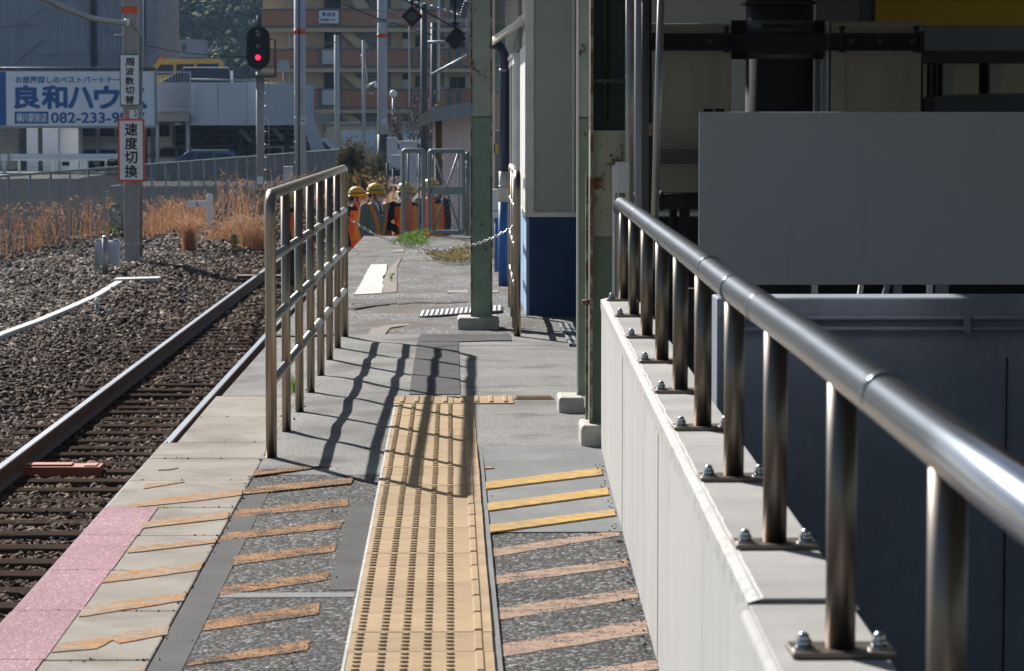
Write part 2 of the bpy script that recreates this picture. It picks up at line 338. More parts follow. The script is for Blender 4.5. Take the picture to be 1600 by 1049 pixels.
m_palegrey = M('pale grey cladding', (.24, .26, .29), (.21, .23, .26), 2)
m_yellowsign = M('yellow fascia', (.62, .42, .02), (.56, .37, .02), 2, rough=.5)
m_conduit = M('galvanised conduit', (.45, .44, .43), (.34, .33, .32), 9, rough=.42, metal=.7)
m_galv = M('galvanised steel', (.30, .35, .36), (.24, .28, .29), 12, rough=.5, metal=.35)
m_wire = M('fence wire', (.34, .36, .37), rough=.5, metal=.4)
m_darkpole = M('dark steel pole', (.06, .065, .075), (.085, .09, .10), 5, rough=.6)
m_black_matt = M('matt black', (.008, .008, .009), rough=.75)
m_redlamp = M('red signal lamp', (.5, .01, .03), emit=(1, .015, .04), es=2.6)
m_white = M('white enamel', (.80, .81, .83), (.74, .75, .77), 2, rough=.4)
m_cabinet = M('pale cabinet', (.56, .60, .66), (.5, .54, .6), 3, rough=.5)
m_ink = M('black lettering', (.008, .008, .01), rough=.6)
m_redborder = M('red orange border', (.72, .09, .025), rough=.5)
m_greenborder = M('green border', (.02, .13, .09), rough=.5)
m_inkblue = M('blue lettering', (.012, .085, .30), (.010, .07, .26), 3, rough=.5)
m_board = M('billboard white', (.66, .70, .76), (.61, .65, .71), 1.5, rough=.5)
m_deckpanel = M('deck parapet panel', (.40, .45, .52), (.36, .41, .48), .8, rough=.5)
m_trough = M('cable trough', (.62, .60, .56), (.46, .44, .41), 3, bump=.1)
m_van = M('yellow van paint', (.70, .36, .02), rough=.25, coat=.6)
m_carblack = M('black car paint', (.015, .016, .02), rough=.2, coat=.8)
m_carblue = M('blue car paint', (.02, .12, .24), rough=.25, coat=.7)
m_carwhite = M('white car paint', (.72, .74, .76), rough=.25, coat=.6)
m_tyre = M('tyre rubber', (.015, .015, .015), rough=.85)
m_rim = M('wheel rim', (.4, .41, .42), rough=.3, metal=.8)
m_reed = islands('dry reed', [(.27, .125, .06), (.42, .22, .115), (.33, .16, .08), (.48, .29, .17), (.22, .10, .055)], trans=.35)
m_plume = islands('reed plume', [(.46, .26, .16), (.58, .38, .25), (.38, .20, .115), (.52, .32, .20)], trans=.4)
m_leaf = islands('bush leaf', [(.05, .07, .03), (.12, .11, .035), (.20, .12, .04), (.03, .04, .02), (.11, .12, .04)], trans=.25)
m_weed = islands('weed leaf', [(.12, .22, .05), (.20, .31, .08), (.09, .16, .04), (.26, .33, .11)], trans=.3)
m_weed_dry = islands('withered weed', [(.20, .16, .08), (.16, .20, .07), (.30, .24, .12), (.24, .12, .07), (.42, .42, .12)], trans=.3)
m_bark = M('bare bark', (.17, .14, .13), (.11, .09, .08), 20, bump=.4)
m_brick = M('brick balcony face', (.42, .20, .115), (.35, .165, .095), 5, st=(1, 1, 3), c3=(.50, .26, .16), sc3=9, lo3=.52, hi3=.56)
m_aptgrey = M('balcony trim grey', (.17, .165, .165), (.14, .135, .135), 4)
m_aptbeige = M('apartment beige render', (.62, .51, .35), (.55, .45, .31), 1.5)
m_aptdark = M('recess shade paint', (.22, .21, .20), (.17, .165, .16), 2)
m_corr = M('grey cladding fins', (.25, .285, .335), (.21, .24, .285), 2, st=(1, 1, .1))
m_corrback = M('dark cladding', (.02, .024, .03), (.016, .02, .025), 2)
m_corrside = M('pale cladding side', (.27, .29, .325), (.23, .25, .28), 2)
m_forest = islands('hillside foliage', [(.025, .045, .02), (.045, .075, .03), (.07, .095, .03), (.035, .06, .03), (.09, .11, .045), (.02, .036, .02)])
m_hill = M('hill earth', (.05, .06, .03), (.035, .045, .025), .05)
m_orange_dev = M('orange track device', (.40, .10, .045), (.28, .07, .03), 9, rough=.6, bump=.1)
m_hutpink = M('rendered hut wall', (.82, .76, .80), (.76, .70, .74), 2)
m_roofslate = M('grey fascia', (.30, .32, .37), (.25, .27, .31), 2, rough=.5)
m_browntimber = M('brown post', (.14, .075, .055), (.10, .05, .04), 8)
m_crack = M('crack earth', (.03, .026, .022), rough=.95)
# ================================================================== ground, track bed, platform
def smooth(a, b, x): t = max(0, min(1, (x-a)/(b-a))); return t*t*(3-2*t)
structure(MB().add([(-3000, -200, -1.75), (3000, -200, -1.75), (3000, 4500, -1.75), (-3000, 4500, -1.75)], [(0, 1, 2, 3)]), 'ground', m_ground)
def xc(y): return -2.872 + .003*max(0, y-22) + .00006*max(0, y-22)**2        # middle of the track
def bed(x, y):
    d = abs(x-xc(y)); z = -1.422 + .142*smooth(1.0, 2.3, d) + .03*(mn.noise((x*.8, y*.5, 3)))
    if x > xc(y): z = min(z, -1.33)
    return z
mb = MB(); NX, NY = 60, 150
vs = [(x, y, bed(x, y)-.015) for y in [13 + 120*(j/NY)**1.6 for j in range(NY+1)] for x in [-14 + 18.5*i/NX for i in range(NX+1)]]
mb.add(vs, [(j*(NX+1)+i, j*(NX+1)+i+1, (j+1)*(NX+1)+i+1, (j+1)*(NX+1)+i) for j in range(NY) for i in range(NX)], 0, True)
structure(mb, 'ballast_bed', m_ballast)
# loose ballast stones: angular lumps, far too many to count
rs = np.random.RandomState(3); P = []
def strew(y0, y1, per, size):
    w0, w1 = .172*y0+.4, .172*y1+.4
    n = int((y1-y0)*max(w1-1, 1)*per); y = rs.uniform(y0, y1, n); x = rs.uniform(-w1, -1.25 if y1 < 37 else 1.6, n)
    k = (x > -.165*y-.3) & (x > -10.6)
    P.append(np.stack([x[k], y[k], rs.uniform(.75, 1.35, k.sum())*size], 1))
strew(14, 20, 1300, .022); strew(20, 28, 900, .025); strew(28, 40, 640, .027); strew(40, 62, 260, .04); strew(62, 100, 50, .06)
P = np.concatenate(P); cz = np.array([bed(a, b) for a, b in P[:, :2]]); N = len(P)
cube = np.array([(-1, -1, -1), (1, -1, -1), (1, 1, -1), (-1, 1, -1), (-1, -1, 1), (1, -1, 1), (1, 1, 1), (-1, 1, 1)], np.float32)
pts = (cube[None] * rs.uniform(.45, 1, (N, 1, 3)) * np.array([1, 1, .75]) + rs.uniform(-.38, .38, (N, 8, 3)))
a, b_, c_ = rs.uniform(0, 6.28, N), rs.uniform(-.7, .7, N), rs.uniform(-.7, .7, N)
ca, sa, cb, sb, cc, sc2 = np.cos(a), np.sin(a), np.cos(b_), np.sin(b_), np.cos(c_), np.sin(c_); o, z_ = np.ones(N), np.zeros(N)
Rz = np.stack([ca, -sa, z_, sa, ca, z_, z_, z_, o], 1).reshape(N, 3, 3); Ry = np.stack([cb, z_, sb, z_, o, z_, -sb, z_, cb], 1).reshape(N, 3, 3); Rx = np.stack([o, z_, z_, z_, cc, -sc2, z_, sc2, cc], 1).reshape(N, 3, 3)
pts = np.einsum('nij,nkj->nki', Rz @ Ry @ Rx, pts) * P[:, 2][:, None, None]
pts += np.stack([P[:, 0], P[:, 1], cz + P[:, 2]*.35 + rs.uniform(-.01, .02, N)], 1)[:, None, :]
qf = np.array([(3, 2, 1, 0), (4, 5, 6, 7), (0, 1, 5, 4), (1, 2, 6, 5), (2, 3, 7, 6), (3, 0, 4, 7)])
me = mesh_arrays('ballast_stones', pts.reshape(-1, 3), (qf[None]+(np.arange(N)*8)[:, None, None]).reshape(-1, 4), [m_stone])
o = bpy.data.objects.new('ballast_stones', me); COL.objects.link(o); tag(o, 'grey and brown crushed stone ballast lying around the rails', 'ballast', kind='stuff')

# rails and sleepers
for side, lab in ((-1, 'steel rail farther from the platform with a bright worn top'), (1, 'steel rail beside the platform edge, its foot hidden by the slabs')):
    prof = [(-.062, 0), (-.062, .012), (-.012, .03), (-.01, .105), (-.034, .118), (-.034, .146), (-.026, .153), (.026, .153), (.034, .146), (.034, .118), (.01, .105), (.012, .03), (.062, .012), (.062, 0)]
    ys = [13 + 3*i for i in range(0, 38)]; mb = MB(); n = len(prof)
    vs = [(xc(y)+side*.55+p, y, -1.353+q) for y in ys for p, q in prof]; fs = []; ms = []
    for i in range(len(ys)-1):
        for j in range(n):
            k = (j+1) % n; mb.f.append([i*n+j, i*n+k, (i+1)*n+k, (i+1)*n+j]); mb.m.append(1 if j in (6,) else 0); mb.sm.append(False)
    mb.v = vs; mb.f.append(list(range(n))); mb.m.append(0); mb.sm.append(False)
    build(mb, 'rail', [m_rail, m_railtop], label=lab, cat='rail', group='running rails of the track', origin=(xc(20)+side*.55, 20, -1.353))
slp = None
for i in range(95):
    y = 13.6 + .6*i
    if slp is None:
        slp = build(MB().box(xc(y)-1.06, xc(y)+1.06, y-.11, y+.11, -1.5, -1.362), 'sleeper', m_sleeper, bevel=.012, label='dark timber sleeper half buried in ballast under the two rails', cat='sleeper', group='sleepers under the track')
        sl0 = slp.location.copy()
    else:
        d = dup(slp, (xc(y)+rnd.uniform(-.04, .04), y+rnd.uniform(-.03, .03), sl0.z+rnd.uniform(-.008, .006))); d.rotation_euler.z = rnd.uniform(-.012, .012)
# orange device between the rails
t_ = gd(94, 731, -1.33); mb = MB().box(t_.x-.33, t_.x+.33, t_.y-.13, t_.y+.13, -1.40, -1.31).box(t_.x-.27, t_.x+.10, t_.y-.08, t_.y+.08, -1.31, -1.295).box(t_.x+.2, t_.x+.3, t_.y-.1, t_.y+.1, -1.31, -1.30)
build(mb, 'track_device', m_orange_dev, bevel=.01, label='flat orange device lying between the rails across the sleepers', cat='track device')

# platform body
EDG = [(-1.25, -3), (-1.25, 13.2), (-1.17, 13.3), (-1.15, 24), (-1.05, 36.5)]
mb = MB(); poly = [(x, y, -.012) for x, y in EDG] + [(.95, 36.5, -.012), (.95, 12.83, -.012), (.60, 12.83, -.012), (.42, 3, -.012), (.32, -3, -.012)]
mb.prism([(p[0], p[1], -2.6) for p in poly], (0, 0, 2.588)); structure(mb, 'platform', m_far)
def und(x, y):
    k = smooth(12.7, 13.6, y)*(1-smooth(19.0, 19.6, y)); left = 1-smooth(-.5, -.28, x); far = smooth(14.95, 15.5, y)*(1-smooth(.0, .3, x))
    return .012*k*max(left, far)*(math.sin(y*5.2+x*1.2)+.35*math.sin(y*9.7+2))*.5
def grid(x0, x1, y0, y1, z, nx, ny, mat, name, zf=None, edge=.02):
    mb = MB(); f = zf or (lambda x, y: 0)
    xa = x0 if callable(x0) else (lambda y: x0); xb = x1 if callable(x1) else (lambda y: x1)
    vs = []
    for j in range(ny+1):
        y = y0+(y1-y0)*j/ny
        for i in range(nx+1):
            x = xa(y)+(xb(y)-xa(y))*i/nx; vs.append((x, y, z+f(x, y)))
    fs = [(j*(nx+1)+i, j*(nx+1)+i+1, (j+1)*(nx+1)+i+1, (j+1)*(nx+1)+i) for j in range(ny) for i in range(nx)]
    # skirt down so that the sheet has a thickness
    rim = [i for i in range(nx+1)] + [(j+1)*(nx+1)-1 for j in range(1, ny+1)] + [ny*(nx+1)+i for i in range(nx-1, -1, -1)] + [j*(nx+1) for j in range(ny-1, 0, -1)]
    mb.add(vs, fs, 0, True); n = len(rim)
    mb.add([vs[i] for i in rim] + [(vs[i][0], vs[i][1], vs[i][2]-edge) for i in rim], [((i+1) % n, i, n+i, n+(i+1) % n) for i in range(n)]); return structure(mb, name, mat)
def wx(y): return .64 - .0205*(12.8-y)                         # left face of the concrete parapet
ramp_z = lambda x, y: und(x, y) - .006*(1-smooth(11.8, 12.3, y)) + .012*smooth(-.80, -.70, x)*smooth(12.3, 13, y)
grid(lambda y: -.785, lambda y: wx(y) if y < 12.83 else .95, 11.95, 19.6, .010, 40, 170, m_fine, 'ramp_surface', ramp_z, .03)
grid(-.785, wx, -2, 11.95, .004, 4, 12, m_coarse, 'coarse_asphalt')
grid(-.785, -.695, -2, 11.7, .006, 2, 10, m_darkpatch, 'repair_band')
grid(-.372, -.287, 9.0, 11.0, .006, 2, 4, m_darkpatch, 'repair_patch')
grid(-.69, -.29, 8.86, 8.95, .006, 4, 2, m_smooth, 'crack_filler')
grid(.135, lambda y: wx(y), 10.25, 13.2, .008, 3, 40, m_smooth, 'smooth_patch', lambda x, y: .013*smooth(12.0, 12.7, y))
grid(-.215, .045, 15.3, 19.3, .0265, 10, 90, m_darkpatch, 'ramp_repair', lambda x, y: und(x, y))
grid(-.20, .38, 18.95, 19.5, .029, 10, 12, m_darkpatch, 'ramp_repair', lambda x, y: und(x, y))
# far, older part of the platform: broken and uneven
def old(x, y): return .012*mn.noise((x*2.1, y*1.1, 1))+.008*mn.noise((x*6, y*4, 5)) - .028*math.exp(-((y-23.2-.35*x-.15*mn.noise((x*5, 0, 0)))/.07)**2)*(1-smooth(.0, .35, x))
grid(lambda y: -1.16+.006*(y-19.6), .95, 19.6, 36.5, .012, 70, 190, m_far, 'old_platform_surface', old)
def flat(pts, z, mat, name, zoom=None, rag=.006):
    mb = MB(); 
    for q in pts:
        w_ = [gd(zoom[0]+a/zoom[2], zoom[1]+b/zoom[2], z) for a, b in q] if zoom else [gd(a, b, z) for a, b in q]
        if sum(w_[i-1].x*w_[i].y-w_[i].x*w_[i-1].y for i in range(len(w_))) < 0: w_ = w_[::-1]
        e_ = []
        for p0, p1 in zip(w_, w_[1:]+w_[:1]):            # ragged, worn edges
            L_ = (p1-p0).length; k_ = max(1, int(L_/.03)); n_ = Vector((-(p1-p0).y, (p1-p0).x, 0))/max(L_, 1e-6)
            e_ += [p0.lerp(p1, i/k_) + (n_*rag*(mn.noise((p0.x*9+i*.9, p0.y*9, i*.37))) if i else Vector((0, 0, 0))) for i in range(k_)]
        mb.prism([(p.x, p.y, z-.005) for p in e_], (0, 0, .005))
    return structure(mb, name, mat)
flat([[(50, 300), (90, 235), (118, 178), (150, 125), (243, 122), (240, 160), (232, 182), (215, 196), (222, 214), (214, 235), (222, 250), (213, 272), (212, 292)]], .022, m_patchwhite, 'concrete_patch', (540, 380, 3.747))
flat([[(275, 52), (280, 40), (345, 35), (340, 50)], [(595, 290), (600, 276), (716, 274), (716, 288)], [(842, 288), (842, 276), (900, 272), (890, 288)]], .020, m_slab, 'concrete_patch', (540, 380, 3.747))
flat([[(215, 235), (250, 150), (330, 80), (300, 140), (300, 200), (300, 285), (216, 290)], [(130, 545), (150, 500), (240, 480), (370, 470), (375, 478), (260, 495), (225, 540)]], .020, M('bare earth', (.17, .13, .10), (.12, .09, .07), 8, bump=.4), 'earth_patch', (540, 380, 3.747))
flat([[(15, 385), (70, 368), (150, 352), (240, 345), (300, 352), (250, 358), (160, 366), (60, 382)], [(300, 350), (420, 340), (560, 345), (715, 342), (715, 347), (560, 351), (420, 348), (310, 358)]], .019, m_crack, 'pavement_crack', (540, 380, 3.747))

# edge slabs with open joints
ej = [gd(190, v, 0).y for v in (1120, 1035, 958.5, 894.5, 840, 796, 753, 719, 694, 653.6, 621)]
mb = MB()
ej = [5.2, 6.1, 7.0] + ej[1:]
for a, b in zip(ej[:-1], ej[1:]):
    dz = rnd.uniform(-.001, .0005); mb.box((-1.27 if b < 13.3 else -1.205)+rnd.uniform(-.004, .004), -.79, a+.0028, b-.0028, -.22, .006+dz)
structure(mb, 'platform_edge', m_slab, bevel=.006)
grid(lambda y: -1.18+.0055*(y-15.4), -.79, 15.42, 19.6, .004, 3, 6, m_fine, 'edge_asphalt', None, .2)
# pink coating, in pieces between the joints
mb = MB()
for a, b in zip(ej[:-1], ej[1:]):
    if b < 11.1: mb.add([(-1.265, a+.0028, .0088), (-1.067, a+.0028, .0088), (-1.071, b-.0028, .0088), (-1.265, b-.0028, .0088)], [(0, 1, 2, 3)])
structure(mb, 'pink_edge_marking', m_pink)
rs = np.random.RandomState(21); G = []
for _ in range(200): y = 7+rs.rand()**.8*5.6; G.append((wx(y)-abs(rs.normal(0, .02))-.006, y, .008 if y < 11.9 else .014))
for _ in range(70): y = rs.uniform(7, 12.2); G.append((rs.uniform(-.78, .6), y, .008 if y < 11.9 else .013))
for _ in range(90): k = rs.randint(2, len(ej)-1); G.append((rs.uniform(-1.25, -.8), ej[k]+rs.normal(0, .012), .008))
for _ in range(80): y = rs.uniform(7, 12); G.append((-.79+rs.normal(0, .01), y, .008))
for _ in range(100): y = rs.uniform(12.6, 19.4); G.append((-.76+abs(rs.normal(0, .03)), y, .022))
G = np.array([g for g in G if not (-.3 < g[0] < .13)]); N = len(G); pts = cube[None]*rs.uniform(.5, 1, (N, 1, 3))*np.array([1, 1, .7])+rs.uniform(-.4, .4, (N, 8, 3)); pts = pts*rs.uniform(.001, .0042, (N, 1, 1))+G[:, None, :]
me = mesh_arrays('grit', pts.reshape(-1, 3), (qf[None]+(np.arange(N)*8)[:, None, None]).reshape(-1, 4), [m_stone]); o = bpy.data.objects.new('grit', me); COL.objects.link(o); tag(o, 'small dark grit gathered along the wall foot and slab joints', 'grit', kind='stuff')
Z1, Z3, Z4 = (0, 520, 1.984), (250, 700, 2.909), (700, 600, 2.337)
flat([[(490, 425), (520, 419), (553, 418), (525, 424)], [(445, 483), (452, 466), (573, 462)], [(390, 543), (405, 528), (560, 506), (752, 484), (748, 503), (600, 522)],
      [(432, 606), (440, 588), (560, 572), (712, 556), (705, 575), (560, 591)], [(395, 682), (400, 665), (675, 637), (668, 650), (520, 668)], [(315, 775), (340, 745), (632, 708), (620, 735), (500, 752)],
      [(245, 880), (260, 850), (400, 828), (580, 804), (570, 830)], [(160, 990), (185, 962), (370, 935), (380, 925), (525, 910), (520, 935), (370, 962), (350, 952), (300, 978)], [(380, 1049), (450, 1038), (448, 1052)]], .0092, m_orange_s, 'platform_markings', Z1)
flat([[(425, 125), (433, 100), (640, 85), (780, 80), (690, 92)]], .0135, m_orange, 'platform_markings', Z3)
flat([[(380, 210), (390, 180), (880, 135), (868, 160)]], .0105, m_orange, 'platform_markings', Z3)
flat([[(325, 318), (345, 280), (858, 230), (852, 262)], [(265, 422), (290, 388), (832, 330), (822, 362)], [(328, 532), (340, 490), (802, 435), (790, 470)], [(270, 670), (285, 632), (770, 560), (757, 600)],
      [(197, 830), (215, 785), (727, 703), (718, 755)], [(120, 990), (180, 960), (683, 870), (668, 920)], [(20, 1160), (60, 1120), (640, 1050), (625, 1100)]], .0066, m_orange, 'platform_markings', Z3)
flat([[(133, 383), (131, 358), (560, 306), (563, 330)], [(141, 462), (139, 436), (582, 378), (590, 402)], [(150, 541), (148, 515), (607, 456), (612, 478)], [(128, 308), (150, 302), (170, 306)]], .0142, m_yellow, 'platform_markings', Z4)
flat([[(160, 632), (157, 604), (380, 570), (627, 533), (629, 553)], [(170, 732), (168, 700), (655, 638), (661, 665)], [(184, 862), (180, 818), (690, 746), (698, 780)], [(193, 997), (190, 950), (722, 862), (731, 910)], [(200, 1130), (198, 1090), (760, 1008), (768, 1040)]], .0056, m_salmon, 'platform_markings', Z4)

# ------------------------------------------------------------------ tactile paving: one tile each
tp = thing('tactile_paving', (-.085, 10.8, 0), 'beige strip of raised dot tiles with one long bar along the platform', 'tactile paving')
SX = -.285; XR = [.026, .089, .149, .208, .268]
def dot(mb, x, y, z):
    n = 9; vs = [(x+.0125*math.cos(2*math.pi*i/n), y+.0125*math.sin(2*math.pi*i/n), z) for i in range(n)] + [(x+.0092*math.cos(2*math.pi*i/n), y+.0092*math.sin(2*math.pi*i/n), z+.0055) for i in range(n)]
    mb.add(vs, [(i, (i+1) % n, n+(i+1) % n, n+i) for i in range(n)] + [tuple(range(n, 2*n))])
def tactile(yt):
    mb = MB(); mb.box(SX+.012, SX+.394, yt-.2985, yt-.0015, -.01, .034)
    for x in XR:
        for k in range(5): dot(mb, SX+.012+x, yt-.036-.057*k, .034)
    x0 = SX+.012+.332; y0, y1 = yt-.292, yt-.008
    mb.add([(x0, y0, .034), (x0+.026, y0, .034), (x0+.026, y1, .034), (x0, y1, .034), (x0+.005, y0+.006, .0405), (x0+.021, y0+.006, .0405), (x0+.021, y1-.006, .0405), (x0+.005, y1-.006, .0405)],
           [(4, 5, 6, 7), (0, 1, 5, 4), (1, 2, 6, 5), (2, 3, 7, 6), (3, 0, 4, 7)])
    return mb
t0 = build(tactile(14.72), 'tactile_tile', m_tile, tp)
for k in range(1, 27):
    c = dup(t0, (rnd.uniform(-.001, .001), -.3*k, rnd.uniform(-.0012, .0012)), parent=tp); c.rotation_euler.z = 0
build(MB().box(SX+.003, SX+.011, 6.9, 14.74, -.01, .0325), 'mortar_strip', m_white_line, tp)
build(MB().box(SX+.395, SX+.416, 6.9, 14.72, -.01, .022), 'mortar_strip', m_smooth, tp)
tp.location.z = -.007
cw = thing('tactile_bar_row', (.0, 14.95, 0), 'short cross row of beige tiles with upright bars at the head of the dot strip', 'tactile paving')
for i, x0 in enumerate((-.285, .012)):
    mb = MB().box(x0, x0+.294, 14.745, 15.12, -.01, .036)
    for k in range(4):
        x = x0+.03+.071*k; mb.add([(x, 14.77, .036), (x+.026, 14.77, .036), (x+.026, 15.10, .036), (x, 15.10, .036), (x+.006, 14.78, .043), (x+.02, 14.78, .043), (x+.02, 15.09, .043), (x+.006, 15.09, .043)], [(4, 5, 6, 7), (0, 1, 5, 4), (1, 2, 6, 5), (2, 3, 7, 6), (3, 0, 4, 7)])
    build(mb, 'bar_tile', m_tile, cw)
mb = MB().box(.315, .51, 14.98, 15.15, -.01, .028)
for k in range(3): mb.box(.325, .50, 15.0+.045*k, 15.02+.045*k, .028, .033)
build(mb, 'floor_strip', M('brown metal strip', (.30, .20, .09), (.2, .13, .06), 20, rough=.5), label='brown ribbed metal strip set in the floor beside the tile row', cat='floor strip')
mb = MB()
zc = .024; cs_ = [gd(u, v, zc) for u, v in ((654.8, 495.3), (784.5, 485.6), (785, 478), (658.8, 486.3))]
mb.prism([(p.x, p.y, zc-.02) for p in cs_], (0, 0, .02))
for k in range(17):
    t0_, t1_ = (k+.12)/17, (k+.62)/17; q = [cs_[0].lerp(cs_[1], t0_), cs_[0].lerp(cs_[1], t1_), cs_[3].lerp(cs_[2], t1_), cs_[3].lerp(cs_[2], t0_)]
    mb.prism([(p.x, p.y, zc-.001) for p in q], (0, 0, .007), 1)
build(mb, 'drain_cover', [m_darkpatch, m_white], label='pale ribbed strip cover lying across the old platform behind the green column', cat='drain cover')
mb = MB(); cw.location.z = -.008; g0 = gd(872, 508, .02); gx, gy = g0.x, g0.y
mb.box(gx, gx+.36, gy-2.0, gy-.1, .022, .026, 1)
for k in range(9): mb.box(gx+.04*k, gx+.04*k+.014, gy-2.0, gy-.1, .026, .042)
for k in range(14): mb.box(gx, gx+.36, gy-2.0+.142*k, gy-2.0+.142*k+.025, .0261, .040)
build(mb, 'floor_grating', [m_galv, m_black], label='steel grating let into the floor in front of the blue wall', cat='grating')

# ------------------------------------------------------------------ concrete parapet with its steel railing
mb = MB()
mb.prism([(wx(4.72), 4.72, -2.6), (wx(4.72)+.175, 4.72, -2.6), (wx(12.8)+.175, 12.8, -2.6), (wx(12.8), 12.8, -2.6)], (0, 0, 3.252))
mb.prism([(wx(1)-.02, 1, -2.6), (wx(1)+.165, 1, -2.6), (wx(4.69)+.165, 4.69, -2.6), (wx(4.69)-.02, 4.69, -2.6)], (0, 0, 3.252))
par = build(mb, 'parapet_wall', m_wall, bevel=.012, seg=3, label='low pale concrete wall running along the right of the platform under a steel railing', cat='wall', origin=(.6, 7, 0))
mb = MB()
mb.prism([(wx(4.72)+.012, 4.735, .652), (wx(4.72)+.165, 4.735, .652), (wx(12.8)+.165, 12.79, .652), (wx(12.8)+.012, 12.79, .652)], (0, 0, .008))
mb.prism([(wx(1)-.008, 1, .652), (wx(1)+.155, 1, .652), (wx(4.69)+.155, 4.675, .652), (wx(4.69)-.008, 4.675, .652)], (0, 0, .008))
build(mb, 'coping', m_walltop, par, bevel=.003)
mb = MB(); n = 150; ya = [4.73+(12.79-4.73)*i/n for i in range(n+1)]; jj = lambda y, k: .004*mn.noise((y*5, k, 0))+.0025*mn.noise((y*19, k, 4))
vs = [(wx(y)-.003, y, .612+jj(y, 1)) for y in ya] + [(wx(y)-.004+.3*jj(y, 2), y, .654) for y in ya] + [(wx(y)+.022+jj(y, 3), y, .6615) for y in ya]
mb.add(vs, [(r_*(n+1)+i, r_*(n+1)+i+1, (r_+1)*(n+1)+i+1, (r_+1)*(n+1)+i) for r_ in (0, 1) for i in range(n)]); build(mb, 'arris_mortar', m_walltop2, par)
for y in (10.3, 7.75): build(MB().box(wx(y)-.0015, wx(y)+.01, y-.003, y+.003, .0, .61), 'joint', m_smooth, par)
build(MB().box(wx(4.7)-.005, wx(4.7)+.17, 4.69, 4.72, .3, .648), 'joint_filler', m_black, par)
rl = thing('steel_railing', (wx(7)+.085, 7, .66), 'long satin steel railing with round posts bolted to the top of the concrete wall', 'railing')
ry = [12.62, 11.6, 10.47, 9.40, 8.36, 7.36, 6.32, 5.32, 4.24, 3.2, 2.15]
top = [(wx(12.72)+.077, 12.76, 1.045), (wx(12.6)+.078, 12.62, 1.065)] + [(wx(y)+.08+(.01 if y < 5.8 else 0), y, 1.07+.004*math.sin(y*2)) for y in (12.2, 11, 9.4, 7.6, 6.4, 5.6, 4.6, 3.2, 1.4)]
tr = build(MB().tube(top, .0305, 28), 'top_rail', m_polished, rl)
mb = MB()
for y in (11.05, 8.9, 6.95, 6.2, 5.62, 3.75): mb.tube([(wx(y)+.08+(.01 if y < 5.8 else 0), y-.012, 1.07+.004*math.sin(y*2)), (wx(y)+.08+(.01 if y < 5.8 else 0), y+.012, 1.07+.004*math.sin(y*2))], .0316, 24)
build(mb, 'weld_collar', m_polished, tr)
def rpost(y):
    x = wx(y)+.09; p = build(MB().tube([(x, y, .668), (x, y, 1.06)], .0215, 20), 'post', m_post, rl)
    build(MB().box(x-.074, x+.074, y-.05, y+.05, .6605, .669), 'base_plate', m_post, p, bevel=.002)
    for s in (-1, 1):
        b = MB().cyl((x+s*.054, y-.01, .669), .0165, .003, 14).cyl((x+s*.054, y-.01, .672), .0125, .010, 6).ball((x+s*.054, y-.01, .684), (.0092, .0092, .0095), 10, 6)
        build(b, 'bolt', m_bolt, p)
    return p
for y in ry: rpost(y)

# ------------------------------------------------------------------ steel fence at the platform edge
fp = [(420, 720), (446, 677), (468, 647), (486, 618), (502, 595), (516, 572), (529, 548), (540, 531)]
fy = [12.52 + i*(19.4-12.52)/7 for i in range(8)]
def fx(y): return -.752 + .064*(y-12.52)/6.88
fn = thing('edge_fence', (fx(12.52), 12.52, .01), 'brownish stainless steel fence with four rails beside the track edge', 'fence')
y0, y1 = fy[0], fy[-1]
arc = lambda y, s: [(fx(y), y + s*.09*(1-math.cos(a)), 1.018+.09*math.sin(a)) for a in [math.pi/2*i/5 for i in range(6)]]
path = [(fx(y0), y0, .0), (fx(y0), y0, .6)] + arc(y0, 1) + arc(y1, -1)[::-1] + [(fx(y1), y1, .6), (fx(y1), y1, .0)]
build(MB().tube(path, .0235, 20), 'outer_frame', m_steel, fn)
for y in fy[1:-1]: build(MB().tube([(fx(y), y, 0), (fx(y), y, 1.10)], .0205, 16), 'post', m_steel, fn)
for z in (.32, .58, .84): build(MB().tube([(fx(y0), y0, z), (fx(y1), y1, z)], .0195, 16), 'rail', m_fencerail, fn)
build(MB().box(fx(y0)-.05, fx(y0)+.05, y0-.05, y0+.05, -.01, .011), 'base_plate', m_post, fn)
fn2 = thing('hut_fence', (.425, 19.4, .01), 'short stainless steel fence holding the chain in front of the blue hut', 'fence')
arc2 = lambda y, s: [(.425+.008*(y-19.4), y + s*.12*(1-math.cos(a)), .95+.12*math.sin(a)) for a in [math.pi/2*i/5 for i in range(6)]]
build(MB().tube([(.425, 19.4, 0), (.425, 19.4, .6)] + arc2(19.4, 1) + arc2(22.6, -1)[::-1] + [(.45, 22.6, .5), (.45, 22.6, 0)], .0235, 16), 'outer_frame', m_steel, fn2)
for y in (20.45, 21.5): build(MB().tube([(.425+.008*(y-19.4), y, 0), (.425+.008*(y-19.4), y, 1.07)], .02, 12), 'post', m_steel, fn2)
for z in (.32, .58, .84): build(MB().tube([(.425, 19.4, z), (.45, 22.6, z)], .018, 12), 'rail', m_fencerail, fn2)
